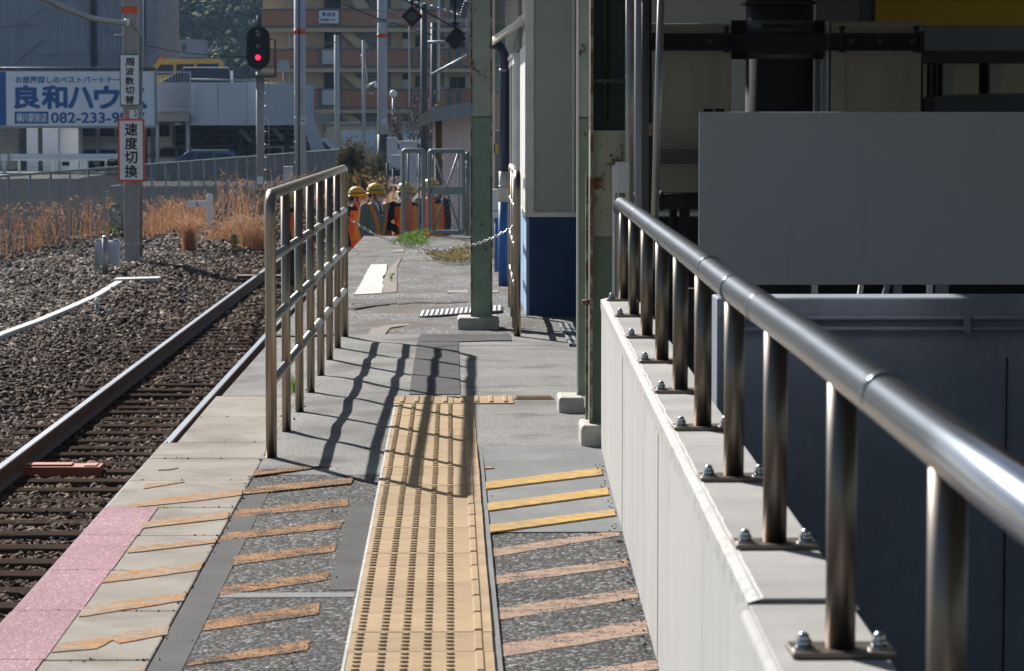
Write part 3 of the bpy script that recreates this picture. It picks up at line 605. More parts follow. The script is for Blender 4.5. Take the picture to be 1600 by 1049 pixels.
# chain between the two fences
mb = MB(); A, B = Vector((fx(y1)+.01, y1, .80)), Vector((.425, 19.4, .745)); n = 62; sag = .19
cpt = [A.lerp(B, t) + Vector((0, 0, -sag*4*t*(1-t))) for t in [i/n for i in range(n+1)]]
for i in range(n):
    a, b = cpt[i], cpt[i+1]; t = (b-a).normalized(); s_ = t.cross(Vector((0, 0, 1))).normalized() if i % 2 else Vector((0, 0, 1)); s_ = (s_-t*s_.dot(t)).normalized(); m_ = (a+b)/2; l_ = (b-a).length*.72
    mb.tube([m_ + t*math.cos(q)*l_ + s_*math.sin(q)*.0085 for q in [2*math.pi*k/8 for k in range(8)]], .0028, 5, closed=True)
for k in (.42, .54): mb.tube([A.lerp(B, k)+Vector((0, 0, -sag*4*k*(1-k))), A.lerp(B, k)+Vector((.0, 0, -sag*4*k*(1-k)-.05))], .002, 5)
build(mb, 'barrier_chain', m_bolt, label='thin steel chain sagging across the platform between the two steel fences', cat='chain')

# ------------------------------------------------------------------ green steel columns on their pedestals
def pedestal(u0, u1, v0, v1, Y, h, par_, dy=.28):
    x0, x1 = at(u0, v1, Y).x, at(u1, v1, Y).x
    mb = MB(); mb.loft([( (x0+x1)/2, Y+dy/2, -.05, (x1-x0)/2*1.414, dy/2*1.414), ((x0+x1)/2, Y+dy/2, h*.8, (x1-x0)/2*1.414, dy/2*1.414), ((x0+x1)/2, Y+dy/2, h, (x1-x0)/2*1.34, dy/2*1.34)], 4)
    # turn the four-sided loft into an axis-aligned block
    c = Vector(((x0+x1)/2, Y+dy/2, 0)); k = math.cos(math.pi/4)
    mb.v = [(c.x + ((x-c.x)*k/(1) - (y-c.y)*((x1-x0)/dy)*k), c.y + ((x-c.x)*(dy/(x1-x0))*k + (y-c.y)*k), z) for x, y, z in mb.v]; mb.sm = [False]*len(mb.sm)
    return build(mb, 'pedestal', m_ped, par_, bevel=.010, seg=2)
def hcol(name, x, y, w_, d_, zs, z1, mats, facing, label):
    """H section: facing 'flange' shows a flange to the platform's near end, 'web' shows the web between two flange edges"""
    r = thing('steel_column', (x, y, 0), label, 'column', 'green steel columns along the platform'); t = .009
    def seg(za, zb):
        mb = MB()
        if facing == 'flange':
            mb.box(x-w_/2, x+w_/2, y-d_/2, y-d_/2+t, za, zb); mb.box(x-w_/2, x+w_/2, y+d_/2-t, y+d_/2, za, zb); mb.box(x-t/2, x+t/2, y-d_/2+t, y+d_/2-t, za, zb)
        else:
            mb.box(x-w_/2, x-w_/2+t, y-d_/2, y+d_/2, za, zb); mb.box(x+w_/2-t, x+w_/2, y-d_/2, y+d_/2, za, zb); mb.box(x-w_/2+t, x+w_/2-t, y-t/2, y+t/2, za, zb)
        return mb
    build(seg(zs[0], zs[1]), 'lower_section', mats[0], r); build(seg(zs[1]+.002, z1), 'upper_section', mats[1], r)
    build(seg(zs[1]-.004, zs[1]+.004) if facing == 'flange' else MB().box(x-w_/2-.001, x-w_/2+t+.001, y-d_/2-.001, y+d_/2+.001, zs[1]-.004, zs[1]+.004), 'weld_seam', m_rustedge, r)
    return r
mA = hcol('a', px(752, 20.45), 20.45, .140, .15, (.06, pz(183, 20.4)), 4.2, (m_green, m_green_p), 'flange', 'pale green steel column standing free in the middle of the platform on a low concrete block')
pedestal(715, 780, 502, 518, 20.25, .085, mA, .36)
xA = px(752, 20.45)
mb = MB()
for s in (-1, 1): mb.box(xA+s*.0675-.006, xA+s*.0675+.006, 20.371, 20.389, .06, 4.2)
build(mb, 'flange_edge', m_rustedge, mA)
xB = px(906, 14.5)+.005; 
mB = hcol('b', xB+.02, 14.5, .075, .10, (.09, pz(184, 14.5)), 4.2, (M('mid green paint', (.27, .33, .24), (.2, .26, .19), 7, c3=(.13, .055, .025), sc3=9, lo3=.62, hi3=.68), m_green_p), 'flange', 'narrow pale green steel column behind the rusty one, with its own concrete block')
build(MB().box(xB-.022, xB-.012, 14.44, 14.46, .09, 4.2), 'lit_edge_strip', m_trim, mB)  # white strip stands for the lit edge of the flange
pedestal(873, 913, 622, 660, 14.3, .095, mB, .3)
xC = px(949, 12.98)
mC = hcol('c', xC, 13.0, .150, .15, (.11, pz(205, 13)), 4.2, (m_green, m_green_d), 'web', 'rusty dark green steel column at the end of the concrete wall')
build(MB().box(xC-.066, xC+.066, 12.955, 12.965, pz(370, 12.96), pz(205, 12.96)), 'rusty_plate', m_rustplate, mC)
mb = MB()
for u, v, r in ((938, 228, .003), (955, 243, .006), (957, 250, .004), (943, 290, .003), (966, 300, .003), (940, 330, .003), (950, 220, .003), (960, 345, .003)):
    p = at(u, v, 12.95); mb.tube([(p.x, 12.9535, p.z), (p.x, 12.956, p.z)], r, 8)
build(mb, 'bolt_hole', m_black, mC)
build(MB().box(xC-.0765, xC-.064, 12.918, 12.926, .11, 4.2), 'flange_edge', m_rustedge, mC)
build(MB().box(xC-.066, xC+.066, 12.93, 12.96, pz(130, 12.95), pz(124, 12.95)), 'cross_batten', m_darkbeam, mC)
build(MB().tube([(xC-.01, 12.975, pz(190, 12.95)), (xC-.01, 12.975, 4.2)], .012, 8), 'rib', m_green_d, mC)
pedestal(908, 965, 670, 708, 12.84, .11, mC, .3)
mb = MB().box(xC-.092, xC-.079, 12.99, 13.01, .12, 1.18); bolt = at(917, 473, 12.95); mb.tube([(bolt.x-.02, 12.97, bolt.z), (bolt.x+.02, 12.97, bolt.z)], .012, 8)
build(mb, 'conduit', m_rustedge, mC)
# ================================================================== blue and white platform hut
hut = thing('platform_hut', (1.1, 24, 0), 'white hut with a dark blue lower wall standing on the platform behind the steel fence', 'hut')
HX, HY, HB = .54, 21.5, 29.5; zd = pz(335, HY)
build(MB().box(HX+.01, 2.6, HY+.01, HB, zd, 2.62), 'wall', m_hutwhite, hut)
build(MB().box(HX, 2.6, HY, HB, 0, zd-.02), 'dado', m_blue, hut, bevel=.006)
build(MB().box(HX-.004, HX+.001, HY+.01, HB-.01, .02, zd-.03).box(HX-.004, HX+.018, HY-.004, HY+.01, .02, zd-.03), 'sunlit_edge', m_bluepale, hut)  # paler blue stands for sunlight on the side face of the hut
build(MB().box(HX-.012, 2.6, HY-.014, HY+.006, zd-.02, zd+.012).box(HX-.012, HX+.006, HY+.006, HB, zd-.02, zd+.012), 'dado_rail', m_trim, hut)
build(MB().box(HX-.012, HX+.05, HY-.004, HY+.012, zd+.012, 2.62).box(HX-.004, HX+.012, HY+.012, HY+2.0, zd+.012, 1.96), 'corner_trim', m_trim, hut)
build(MB().box(px(896, HY)-.006, px(896, HY)+.004, HY-.003, HY+.012, zd+.012, 2.62), 'panel_joint', m_trim, hut)
# window band in the side facing the track
zw0, zw1 = .92, 1.88
wf = MB()
for z in (zw0, zw1): wf.box(HX-.05, HX+.01, 23.5, 29.3, z-.03, z+.03)
wf.box(HX-.065, HX+.012, 23.5, 29.3, zw1+.03, zw1+.06)
for y in (23.55, 24.5, 25.5, 26.6, 27.8, 29.2): wf.box(HX-.06, HX+.012, y-.028, y+.028, zw0+.03, zw1-.03)
fr = build(wf, 'window_frame', m_trim, hut)
for a, b in ((23.58, 24.47), (24.53, 25.47), (25.53, 26.57), (26.63, 27.77), (27.83, 29.17)): build(MB().box(HX-.02, HX+.008, a, b, zw0+.03, zw1-.03), 'pane', m_glass, fr)
mb = MB()
for i in range(22): mb.box(HX-.018, HX+.008, 23.5+.26*i, 23.5+.26*i+.12, 1.96, 2.6)
build(mb, 'siding', m_hutwhite, hut)
build(MB().box(-.05, 2.8, 22.6, 30, 2.62, 2.78).box(.2, 2.8, 21.3, 22.6, 2.64, 2.80), 'eave', m_soffit, hut)
# pipes on the hut
dp = thing('drain_pipe', at(828, 0, 21.8), 'fat white drain pipe slanting under the eave of the hut', 'pipe')
build(MB().tube([at(829, -20, 21.8), at(829, 8, 21.8), at(826, 22, 21.9), at(816, 33, 22.3), at(768, 66, 25.0)], .031, 14), 'pipe_run', m_pipe_white, dp)
build(MB().tube([at(829, 5, 21.8), at(829, 8, 21.8)], .034, 14).tube([at(820, 27, 22.15), at(815, 32, 22.35)], .034, 14), 'collar', m_pipe_white, dp)
dn = thing('downpipe', gd(787, 450, .02), 'navy and blue downpipe with a white collar standing in front of the hut windows', 'pipe')
Y = 25.4
build(MB().tube([at(762, 69, 25.2), at(776, 70, Y), at(783, 75, Y), at(787.5, 86, Y), at(788, 110, Y), at(788, 268, Y)], .040, 14), 'upper_run', m_pipe_navy, dn)
build(MB().tube([at(788, 268, Y), at(788, 316, Y)], .047, 14), 'white_sleeve', m_pipe_white, dn)
build(MB().tube([at(787, 316, Y), at(787, 451, Y)], .045, 14), 'lower_run', m_pipe_blue, dn)
build(MB().tube([at(788, 108, Y), at(788, 112, Y)], .045, 14).tube([at(788, 290, Y), at(788, 293, Y)], .05, 14), 'clamp', m_conduit, dn)
ax = thing('annex', at(775, 300, 31), 'cream annex wall with teal window strips seen past the downpipe', 'annex')
mb = MB(); pbox(mb, 764, -60, 773.5, 400, 31, .2); build(mb, 'pillar', m_pipe_white, ax)
for a, b in ((-60, 36), (205, 400)):
    mb = MB(); pbox(mb, 773.5, a, 800, b, 31.1, .2); build(mb, 'wall', m_palegrey, ax)
for v0, v1 in ((38, 100), (103, 118), (121, 143)):
    mb = MB(); pbox(mb, 773.5, v0, 800, v1, 31.12, .05); build(mb, 'pane', m_glass_teal, ax)
mb = MB(); pbox(mb, 773.5, 147, 800, 203, 31.12, .05); build(mb, 'dark_pane', m_glass, ax)
mb = MB(); pbox(mb, 772, 226, 778, 240, 31.0, .05); build(mb, 'yellow_plate', m_yellowsign, ax)
mx = thing('meter_box', at(774, 340, 26.5), 'cream meter box on a pipe between the green column and the downpipe', 'meter box')
mb = MB(); pbox(mb, 765, 296, 779, 328, 26.5, .12); pbox(mb, 766, 330, 778, 341, 26.52, .09); build(mb, 'casing', m_pipe_white, mx, bevel=.008)
build(MB().tube([at(776, 341, 26.55), at(776, 425, 26.55)], .02, 8), 'pipe_run', m_pipe_blue, mx)

# unseen roof slabs, added to cut the skylight on columns and stair well
rf = thing('unseen_roof', (3, 20, 3.6), 'added dark roof out of view that blocks skylight over the columns and the stair well', 'roof')
build(MB().box(-.3, 1.2, 10.5, 34, 4.2, 4.4), 'shade_canopy', m_soffit, rf)
build(MB().box(-1.4, 9, -45, -1.0, 3.4, 3.6).box(-1.4, 9, -45.3, -45, -2.5, 3.6), 'unseen_rear_slab', m_darkbeam, rf)  # slab behind the camera, added to block sky light from the rear
build(MB().box(1.05, 9, -14, 15.2, 2.55, 2.85).box(1.15, 9, 15.25, 40, 3.0, 3.3), 'concourse_slab', m_soffit, rf)

# ------------------------------------------------------------------ stair well: lower wall, hoarding, sign boxes
structure(MB().add([(.3, -14, -2.55), (14, -14, -2.55), (14, 40, -2.55), (.3, 40, -2.55)], [(0, 1, 2, 3)]), 'lower_floor', m_ground)
x0 = px(1122, 14); zt = pz(466, 14)
dw = build(MB().box(x0, 6.2, 14, 14.3, -2.6, zt), 'concrete_wall', m_dwall, bevel=.01, label='dark blue grey concrete wall under the white hoarding across the stair well', cat='wall')
mb = MB()
for v, r in ((498, .011), (515, .010)): mb.tube([(x0+.05, 13.975, pz(v, 14)), (6.1, 13.975, pz(v-1, 14))], r, 8)
for i in range(5): mb.box(x0+.35+i*.8, x0+.38+i*.8, 13.955, 14, pz(521, 14), pz(492, 14))
build(mb, 'cable_conduit', m_dwall, dw)
build(MB().box(px(1577, 14), px(1578.5, 14), 13.992, 14.01, -2, pz(560, 14)), 'joint', m_black, dw)
build(MB().box(x0+.01, 6.2, 13.985, 14, zt-.006-.085, zt-.006), 'top_lip', m_dwall, dw)
hb = thing('hoarding', (2.2, 13.5, pz(447, 13.5)), 'large blank white steel hoarding above the dark concrete wall', 'hoarding')
build(MB().box(px(1092, 13.5, 300), 4.6, 13.5, 13.53, pz(446, 13.5), pz(175, 13.5)), 'panel', m_panel, hb, bevel=.004)
mb = MB()
for u in (1100, 1118): pbox(mb, u, 170, u+14, 176, 13.54, .05)
mb.box(px(1092, 13.5)+.03, 4.5, 13.535, 13.58, pz(440, 13.5), pz(430, 13.5)); mb.box(px(1096, 13.5), px(1104, 13.5), 13.535, 13.575, zt-.3, pz(176, 13.5)); build(mb, 'back_frame', m_black, hb)
# black sheets standing in for the shade in the gap behind the railing
build(MB().box(.95, 6.2, 20.5, 20.7, -2.6, pz(340, 20.5)).box(px(1060, 14.6), x0-.01, 14.6, 14.7, -2.6, pz(452, 14.6)), 'dark_gap_sheet', m_black, label='added black partition in the gap between the railing and the concrete wall', cat='backdrop')
for i, (u0, u1, m_, dx) in enumerate(((1270, 1280, m_trim, 0), (1335, 1342, m_trim, 3), (1366, 1374, m_palegrey, 6), (1400, 1412, m_palegrey, 0), (1452, 1460, m_trim, 0), (1466, 1485, m_palegrey, 0))):
    a, b = px(u0, 17.5), px(u1, 17.5); k = dx/270
    build(MB().prism([(a, 17.5, .2), (b, 17.5, .2), (b+k*12, 17.5, 1.1), (a+k*12, 17.5, 1.1)], (0, .05, 0)), 'steel_post', m_, label=['pale post showing below the hoarding, leftmost in the gap', 'slanting white brace below the hoarding in the gap', 'second slanting pale brace below the hoarding in the gap', 'pale grey post right of the braces below the hoarding', 'thin white post right of the grey post below the hoarding', 'broad grey post at the right end of the gap below the hoarding'][i], cat='post', group='posts seen under the hoarding')

col = thing('banded_column', (px(1217, 16.9), 16.9, -2.5), 'thick black round column with two steel band clamps holding the sign boxes', 'column')
cx, cy, cr = px(1217, 16.9), 16.9, .19
build(MB().tube([(cx, cy, -2.5), (cx, cy, 3.2)], cr, 32), 'shaft', m_black, col)
for v in (41, 81):
    z = pz(v, 16.7); h = .038
    b = build(MB().tube([(cx, cy, z-h), (cx, cy, z+h)], cr+.012, 32), 'band_clamp', m_darkbeam, col)
    mb = MB()
    for s in (-1, 1): mb.box(cx+s*(cr+.04)-.045, cx+s*(cr+.04)+.045, cy-.06, cy-.02, z-h, z+h).tube([(cx+s*(cr+.05), cy-.10, z), (cx+s*(cr+.05), cy, z)], .015, 6)
    mb.box(cx-.12, cx+.12, cy-cr-.02, cy-cr-.010, z-.012, z+.012); build(mb, 'clamp_lug', m_black, b)
mb = MB(); pbox(mb, 1165, 2, 1276, 6, 16.6, .3); build(mb, 'top_plate', m_black, col)
bm = thing('channel_beam', (cx, 16.62, pz(65, 16.6)), 'black steel channel beam running across the sign boxes and the banded column', 'beam')
mb = MB(); p, q = at(1000, 79, 16.55), at(1441, 52, 16.55)
mb.box(p.x, cx-cr-.05, 16.6, 16.63, p.z, q.z); mb.box(p.x, cx-cr-.05, 16.55, 16.6, q.z-.012, q.z); mb.box(p.x, cx-cr-.05, 16.55, 16.6, p.z, p.z+.012)
mb.box(cx+cr+.05, q.x, 16.6, 16.63, p.z, q.z); mb.box(cx+cr+.05, q.x, 16.55, 16.6, q.z-.012, q.z); mb.box(cx+cr+.05, q.x, 16.55, 16.6, p.z, p.z+.012); mb.box(q.x-.01, q.x+.01, 16.53, 16.66, p.z-.01, q.z+.01)
mb.box(cx-cr-.05, cx+cr+.05, 16.66, 16.69, p.z, q.z)
build(mb, 'channel', m_black, bm)
mb = MB()
for u in (1135, 1316, 1432): mb.tube([at(u, 82, 16.57), at(u, 40, 16.57)], .011, 6); mb.tube([at(u, 46, 16.57), at(u, 42, 16.57)], .02, 6); mb.tube([at(u, 82, 16.57), at(u, 79, 16.57)], .02, 6)
build(mb, 'threaded_rod', m_black, bm)
mb = MB()
for u in (1110, 1330, 1375, 1425): mb.tube([at(u, 65, 16.598), at(u, 65, 16.603)], .012, 8)
build(mb, 'bolt_hole', m_darkbeam, bm)
for u0, u1, v0, v1, lab in ((1005, 1143, 37, 331, 'stained beige sign box left of the black banded column'), (1297, 1440, 34, 330, 'stained beige sign box right of the black banded column')):
    s_ = thing('sign_box', at((u0+u1)/2, v1, 16.9), lab, 'sign box', 'beige sign boxes held by the channel beam')
    mb = MB(); pbox(mb, u0, v0, u1, v1, 16.70, .26); build(mb, 'back', m_beigebox, s_, bevel=.008)
    mb = MB(); pbox(mb, u0-8, v0-1, u0-1, v1, 16.72, .24); pbox(mb, u0+22, v0+50, u0+24, v1-2, 16.69, .012); build(mb, 'lit_side_rim', m_palegrey, s_)  # pale grey strip stands for light on the side of the box
build(MB().box(px(1000, 16.6), px(1100, 16.6), 16.5, 16.6, pz(257, 16.5), pz(234, 16.5)), 'cross_beam', m_darkbeam, label='dark steel beam crossing the lower half of the left sign box', cat='beam')
build(MB().tube([at(985, 314, 16.3), at(1110, 314, 16.3)], .045, 14).tube([at(1030, 314, 16.3), at(1036, 314, 16.3)], .055, 14), 'cross_pipe', m_black, label='black pipe crossing under the left sign box beside the hoarding', cat='pipe')
mb = MB()
for u, r in ((1052, .022), (1070, .03)): mb.tube([at(u, 318, 16.6), at(u-3, 480, 16.6)], r, 10)
build(mb, 'hanging_pipe', m_black, label='pair of dark pipes hanging below the left sign box', cat='pipe')
# conduits beside the rusty column
for i, (u0, u1, v0, v1, Y, r, m_, lab) in enumerate((
    (983, 983, -60, 420, 13.6, .020, m_conduit, 'grey conduit running down right beside the rusty green column'),
    (997, 997, -60, 460, 13.9, .016, m_palegrey, 'pale bluish conduit second to the right of the rusty column'),
    (1008, 1006, -60, 470, 14.1, .020, m_darkbeam, 'dark conduit between the pale conduit and the sign box'),
    (1012, 1016, -60, 480, 14.3, .017, m_black, 'black conduit with a rusty coupling beside the left sign box'),
    (1034, 1021, -60, 420, 13.4, .017, m_conduit, 'slightly slanting light conduit in front of the left sign box'))):
    o = thing('conduit', at(u1, v1, Y), lab, 'pipe', 'conduits beside the rusty column')
    build(MB().tube([at(u0, v0, Y), at(u1, v1, Y)], r, 12), 'pipe_run', m_, o)
    if i == 3: build(MB().tube([at(1013.6, 192, Y), at(1014, 212, Y)], r*1.25, 12), 'coupling', m_rustedge, o)
    if i == 0: build(MB().tube([at(983, 120, Y), at(983, 124, Y)], r*1.1, 12), 'coupling', m_conduit, o)
eb = thing('end_post', at(970, 465, 12.86), 'pale steel box post at the far end of the concrete wall', 'post')
mb = MB(); pbox(mb, 962, 253, 984, 302, 12.84, .05); pbox(mb, 957, 258, 962, 466, 12.86, .05); pbox(mb, 962.5, 302, 968, 466, 12.88, .04); build(mb, 'casing', m_trim, eb, bevel=.004)
# far concourse facade
fc = thing('concourse_facade', at(1300, 300, 27), 'pale concourse front with a yellow band and a dark strip window behind the sign boxes', 'building')
mb = MB(); pbox(mb, 1030, -40, 1345, 340, 27, .3); pbox(mb, 1345.5, -40, 1700, 80, 27, .3); pbox(mb, 1345.5, 176, 1700, 340, 27, .3); build(mb, 'wall', m_palegrey, fc)
mb = MB(); pbox(mb, 1368, -40, 1720, 40, 26.9, .1); build(mb, 'yellow_band', m_yellowsign, fc)
mb = MB(); pbox(mb, 1346, 81, 1700, 175, 27.2, .05); wn = build(mb, 'window', m_glass, fc)
mb = MB(); pbox(mb, 1440, 80, 1700, 98, 26.95, .2); pbox(mb, 1440, 98, 1443, 176, 26.95, .2)
for u in (1462, 1470, 1543): pbox(mb, u, 98, u+4, 176, 26.97, .15)
build(mb, 'window_frame', m_darkbeam, wn)
for a, b, c in ((1452, 1491, 174), (1541, 1566, 145)):
    mb = MB(); pbox(mb, a, 100, b, c, 27.12, .05); build(mb, 'blind', m_hutwhite, wn)
mb = MB(); mb.prism([at(1460, 176, 25), at(1460, 152, 25), at(1500, 148, 25), at(1700, 143, 25), at(1700, 176, 25)], (0, .5, 0)); build(mb, 'dark_hood', m_darkpole, fc)

# ------------------------------------------------------------------ gate at the platform end
gt = thing('mesh_gate', (px(678, 36.6), 36.6, .01), 'galvanised double mesh gate with cross braces at the far end of the platform', 'gate')
def frame_path(u0, v0, u1, v1, Y, r=4):
    pts = []
    for cu, cv, a0 in ((u1-r, v0+r, -90), (u1-r, v1-r, 0), (u0+r, v1-r, 90), (u0+r, v0+r, 180)):
        for k in range(4):
            a = R(a0+30*k); pts.append(at(cu+r*math.cos(a), cv+r*math.sin(a), Y))
    return pts
def mesh_wire(mb, u0, v0, u1, v1, Y, pitch=8):
    k = -int((v1-v0)/pitch)-1
    while k*pitch < u1-u0:
        for s in (1, -1):
            pa = (u0+k*pitch, v0); pb = (pa[0]+(v1-v0), v1); a = max(0, (u0-pa[0])/(v1-v0)); b = min(1, (u1-pa[0])/(v1-v0))
            if b > a:
                f = lambda t: (pa[0]+(v1-v0)*t, v0+(v1-v0)*t if s > 0 else v1-(v1-v0)*t); mb.tube([at(*f(a), Y), at(*f(b), Y)], .0011, 4, cap=False)
        k += 1
Y = 36.6
lf = build(MB().tube(frame_path(630, 235, 662, 366, Y), .026, 10, closed=True), 'leaf_frame', m_galv, gt)
build(MB().tube([at(638, 236, Y), at(638, 365, Y)], .012, 8).tube([at(655, 236, Y), at(655, 365, Y)], .012, 8), 'upright', m_galv, lf)
mb = MB(); mesh_wire(mb, 638, 237, 655, 364, Y); build(mb, 'wire_mesh', m_darkpole, lf)
rf_ = build(MB().tube(frame_path(671, 236, 724, 363, Y), .026, 10, closed=True), 'leaf_frame', m_galv, gt)
mb = MB().tube([at(678, 237, Y+.02), at(697, 296, Y+.02), at(719, 361, Y+.02)], .012, 8).tube([at(717, 237, Y), at(697, 296, Y), at(678, 361, Y)], .012, 8).tube([at(677, 237, Y), at(677, 361, Y)], .009, 8).tube([at(717, 237, Y), at(717, 361, Y)], .009, 8)
build(mb, 'brace', m_galv, rf_)
mb = MB(); pbox(mb, 673, 292, 722, 304, Y-.03, .05); build(mb, 'mid_plate', m_galv, rf_)
mb = MB(); mesh_wire(mb, 674, 239, 721, 361, Y+.01); build(mb, 'wire_mesh', m_darkpole, rf_)
build(MB().tube([at(731, 238, Y), at(731, 372, Y)], .026, 10), 'gate_post', m_galv, gt)
mb = MB(); pbox(mb, 660, 294, 675, 300, Y-.03, .03); build(mb, 'latch', m_galv, gt)
for v in (245, 350):
    mb = MB(); pbox(mb, 722, v, 732, v+3, Y, .03); build(mb, 'hinge', m_galv, gt)

# ------------------------------------------------------------------ hut with grey fascia behind the gate
h2 = thing('track_hut', (px(730, 50), 52, -1.3), 'small pinkish white hut with a grey roof edge standing behind the mesh gate', 'hut')
Y = 50
mb = MB(); pbox(mb, 692, 176, 800, 395, Y, 6); build(mb, 'wall', m_hutpink, h2)
mb = MB(); mb.prism([at(672, 170, 49.2), at(800, 148, 49.2), at(800, 174, 49.2), at(672, 191, 49.2)], (0, .15, 0)); build(mb, 'fascia', m_roofslate, h2)
mb = MB(); mb.prism([at(672, 170, 49.36), at(800, 148, 49.36), at(800, 153, 49.36), at(672, 175, 49.36)], (-.0, 8, 0)); mb.prism([at(672, 170, 49.3), at(672, 191, 49.3), at(655, 197, 49.6), at(655, 182, 49.6)], (0, 7.5, 0)); build(mb, 'roof', m_soffit, h2)
mb = MB(); pbox(mb, 681, 186, 690, 395, 49.6, .15); build(mb, 'corner_post', m_browntimber, h2)
mb = MB(); pbox(mb, 676, 190, 681, 395, 51.5, .1); pbox(mb, 722.5, 180, 723.5, 395, 49.995, .01); build(mb, 'wall_joint', m_trim, h2)
mb = MB(); pbox(mb, 693, 352, 800, 395, 49.9, .1); build(mb, 'plinth', m_trim, h2)

# ================================================================== workers
m_skin = M('skin', (.58, .37, .27), (.52, .32, .225), 9, rough=.55)
m_hair = M('black hair', (.012, .01, .009), rough=.5)
m_hvo = M('orange work jacket', (.95, .17, .06), (.85, .13, .045), 6, rough=.75)
m_blackcloth = M('black cloth', (.016, .016, .02), (.028, .028, .034), 7, rough=.85)
m_strap = M('yellow reflective strap', (.80, .42, .02), (.68, .33, .015), 5, rough=.5)
m_greencloth = M('grey green work jacket', (.20, .245, .205), (.15, .185, .155), 8, rough=.85)
m_ostrap = M('orange strap', (.95, .27, .05), rough=.6)
m_shirt = M('white shirt', (.75, .75, .78), rough=.8)
m_mask = M('white face mask', (.86, .83, .84), rough=.8)
m_maskpink = M('pinkish face mask', (.74, .55, .57), rough=.8)
m_helmet = M('yellow helmet', (.80, .46, .025), (.72, .40, .02), 3, rough=.3, coat=.4)
m_hband = M('green helmet stripe', (.06, .16, .10), rough=.4)
m_navytrouser = M('dark work trousers', (.022, .024, .032), (.03, .032, .042), 7, rough=.85)
m_boot = M('black boot', (.012, .012, .012), rough=.6)
def fuse(mb, name, mats, parent, vox, pick=None, smooth_it=3):
    """joins the overlapping volumes into one continuous skin"""
    o = build(mb, name, mats, parent)
    r = o.modifiers.new('r', 'REMESH'); r.mode = 'VOXEL'; r.voxel_size = vox; r.use_smooth_shade = True
    s = o.modifiers.new('s', 'SMOOTH'); s.iterations = smooth_it; s.factor = .5
    dg = bpy.context.evaluated_depsgraph_get(); dg.update(); me = bpy.data.meshes.new_from_object(o.evaluated_get(dg)); old = o.data
    o.modifiers.clear(); o.data = me; bpy.data.meshes.remove(old); me.name = name; me.materials.clear()
    for m in (mats if isinstance(mats, (list, tuple)) else [mats]): me.materials.append(m)
    n = len(me.polygons); me.polygons.foreach_set('use_smooth', [True]*n)
    if pick:
        c = np.empty(n*3, np.float32); me.polygons.foreach_get('center', c); c = c.reshape(-1, 3); me.polygons.foreach_set('material_index', [pick(*p) for p in c])
    else: me.polygons.foreach_set('material_index', [0]*n)
    return o
def rotz(mb, a, piv=(0, 0)):
    c, s = math.cos(a), math.sin(a)
    g = 1.10          # the head sits low on the neck
    mb.v = [((x*c-y*s)*g, (x*s+y*c)*g, (z-1.5)*g+1.442) for x, y, z in mb.v]; return mb
def merge(a, b):
    k = len(a.v); a.v += b.v; a.f += [[i+k for i in f] for f in b.f]; a.m += b.m; a.sm += b.sm; return a
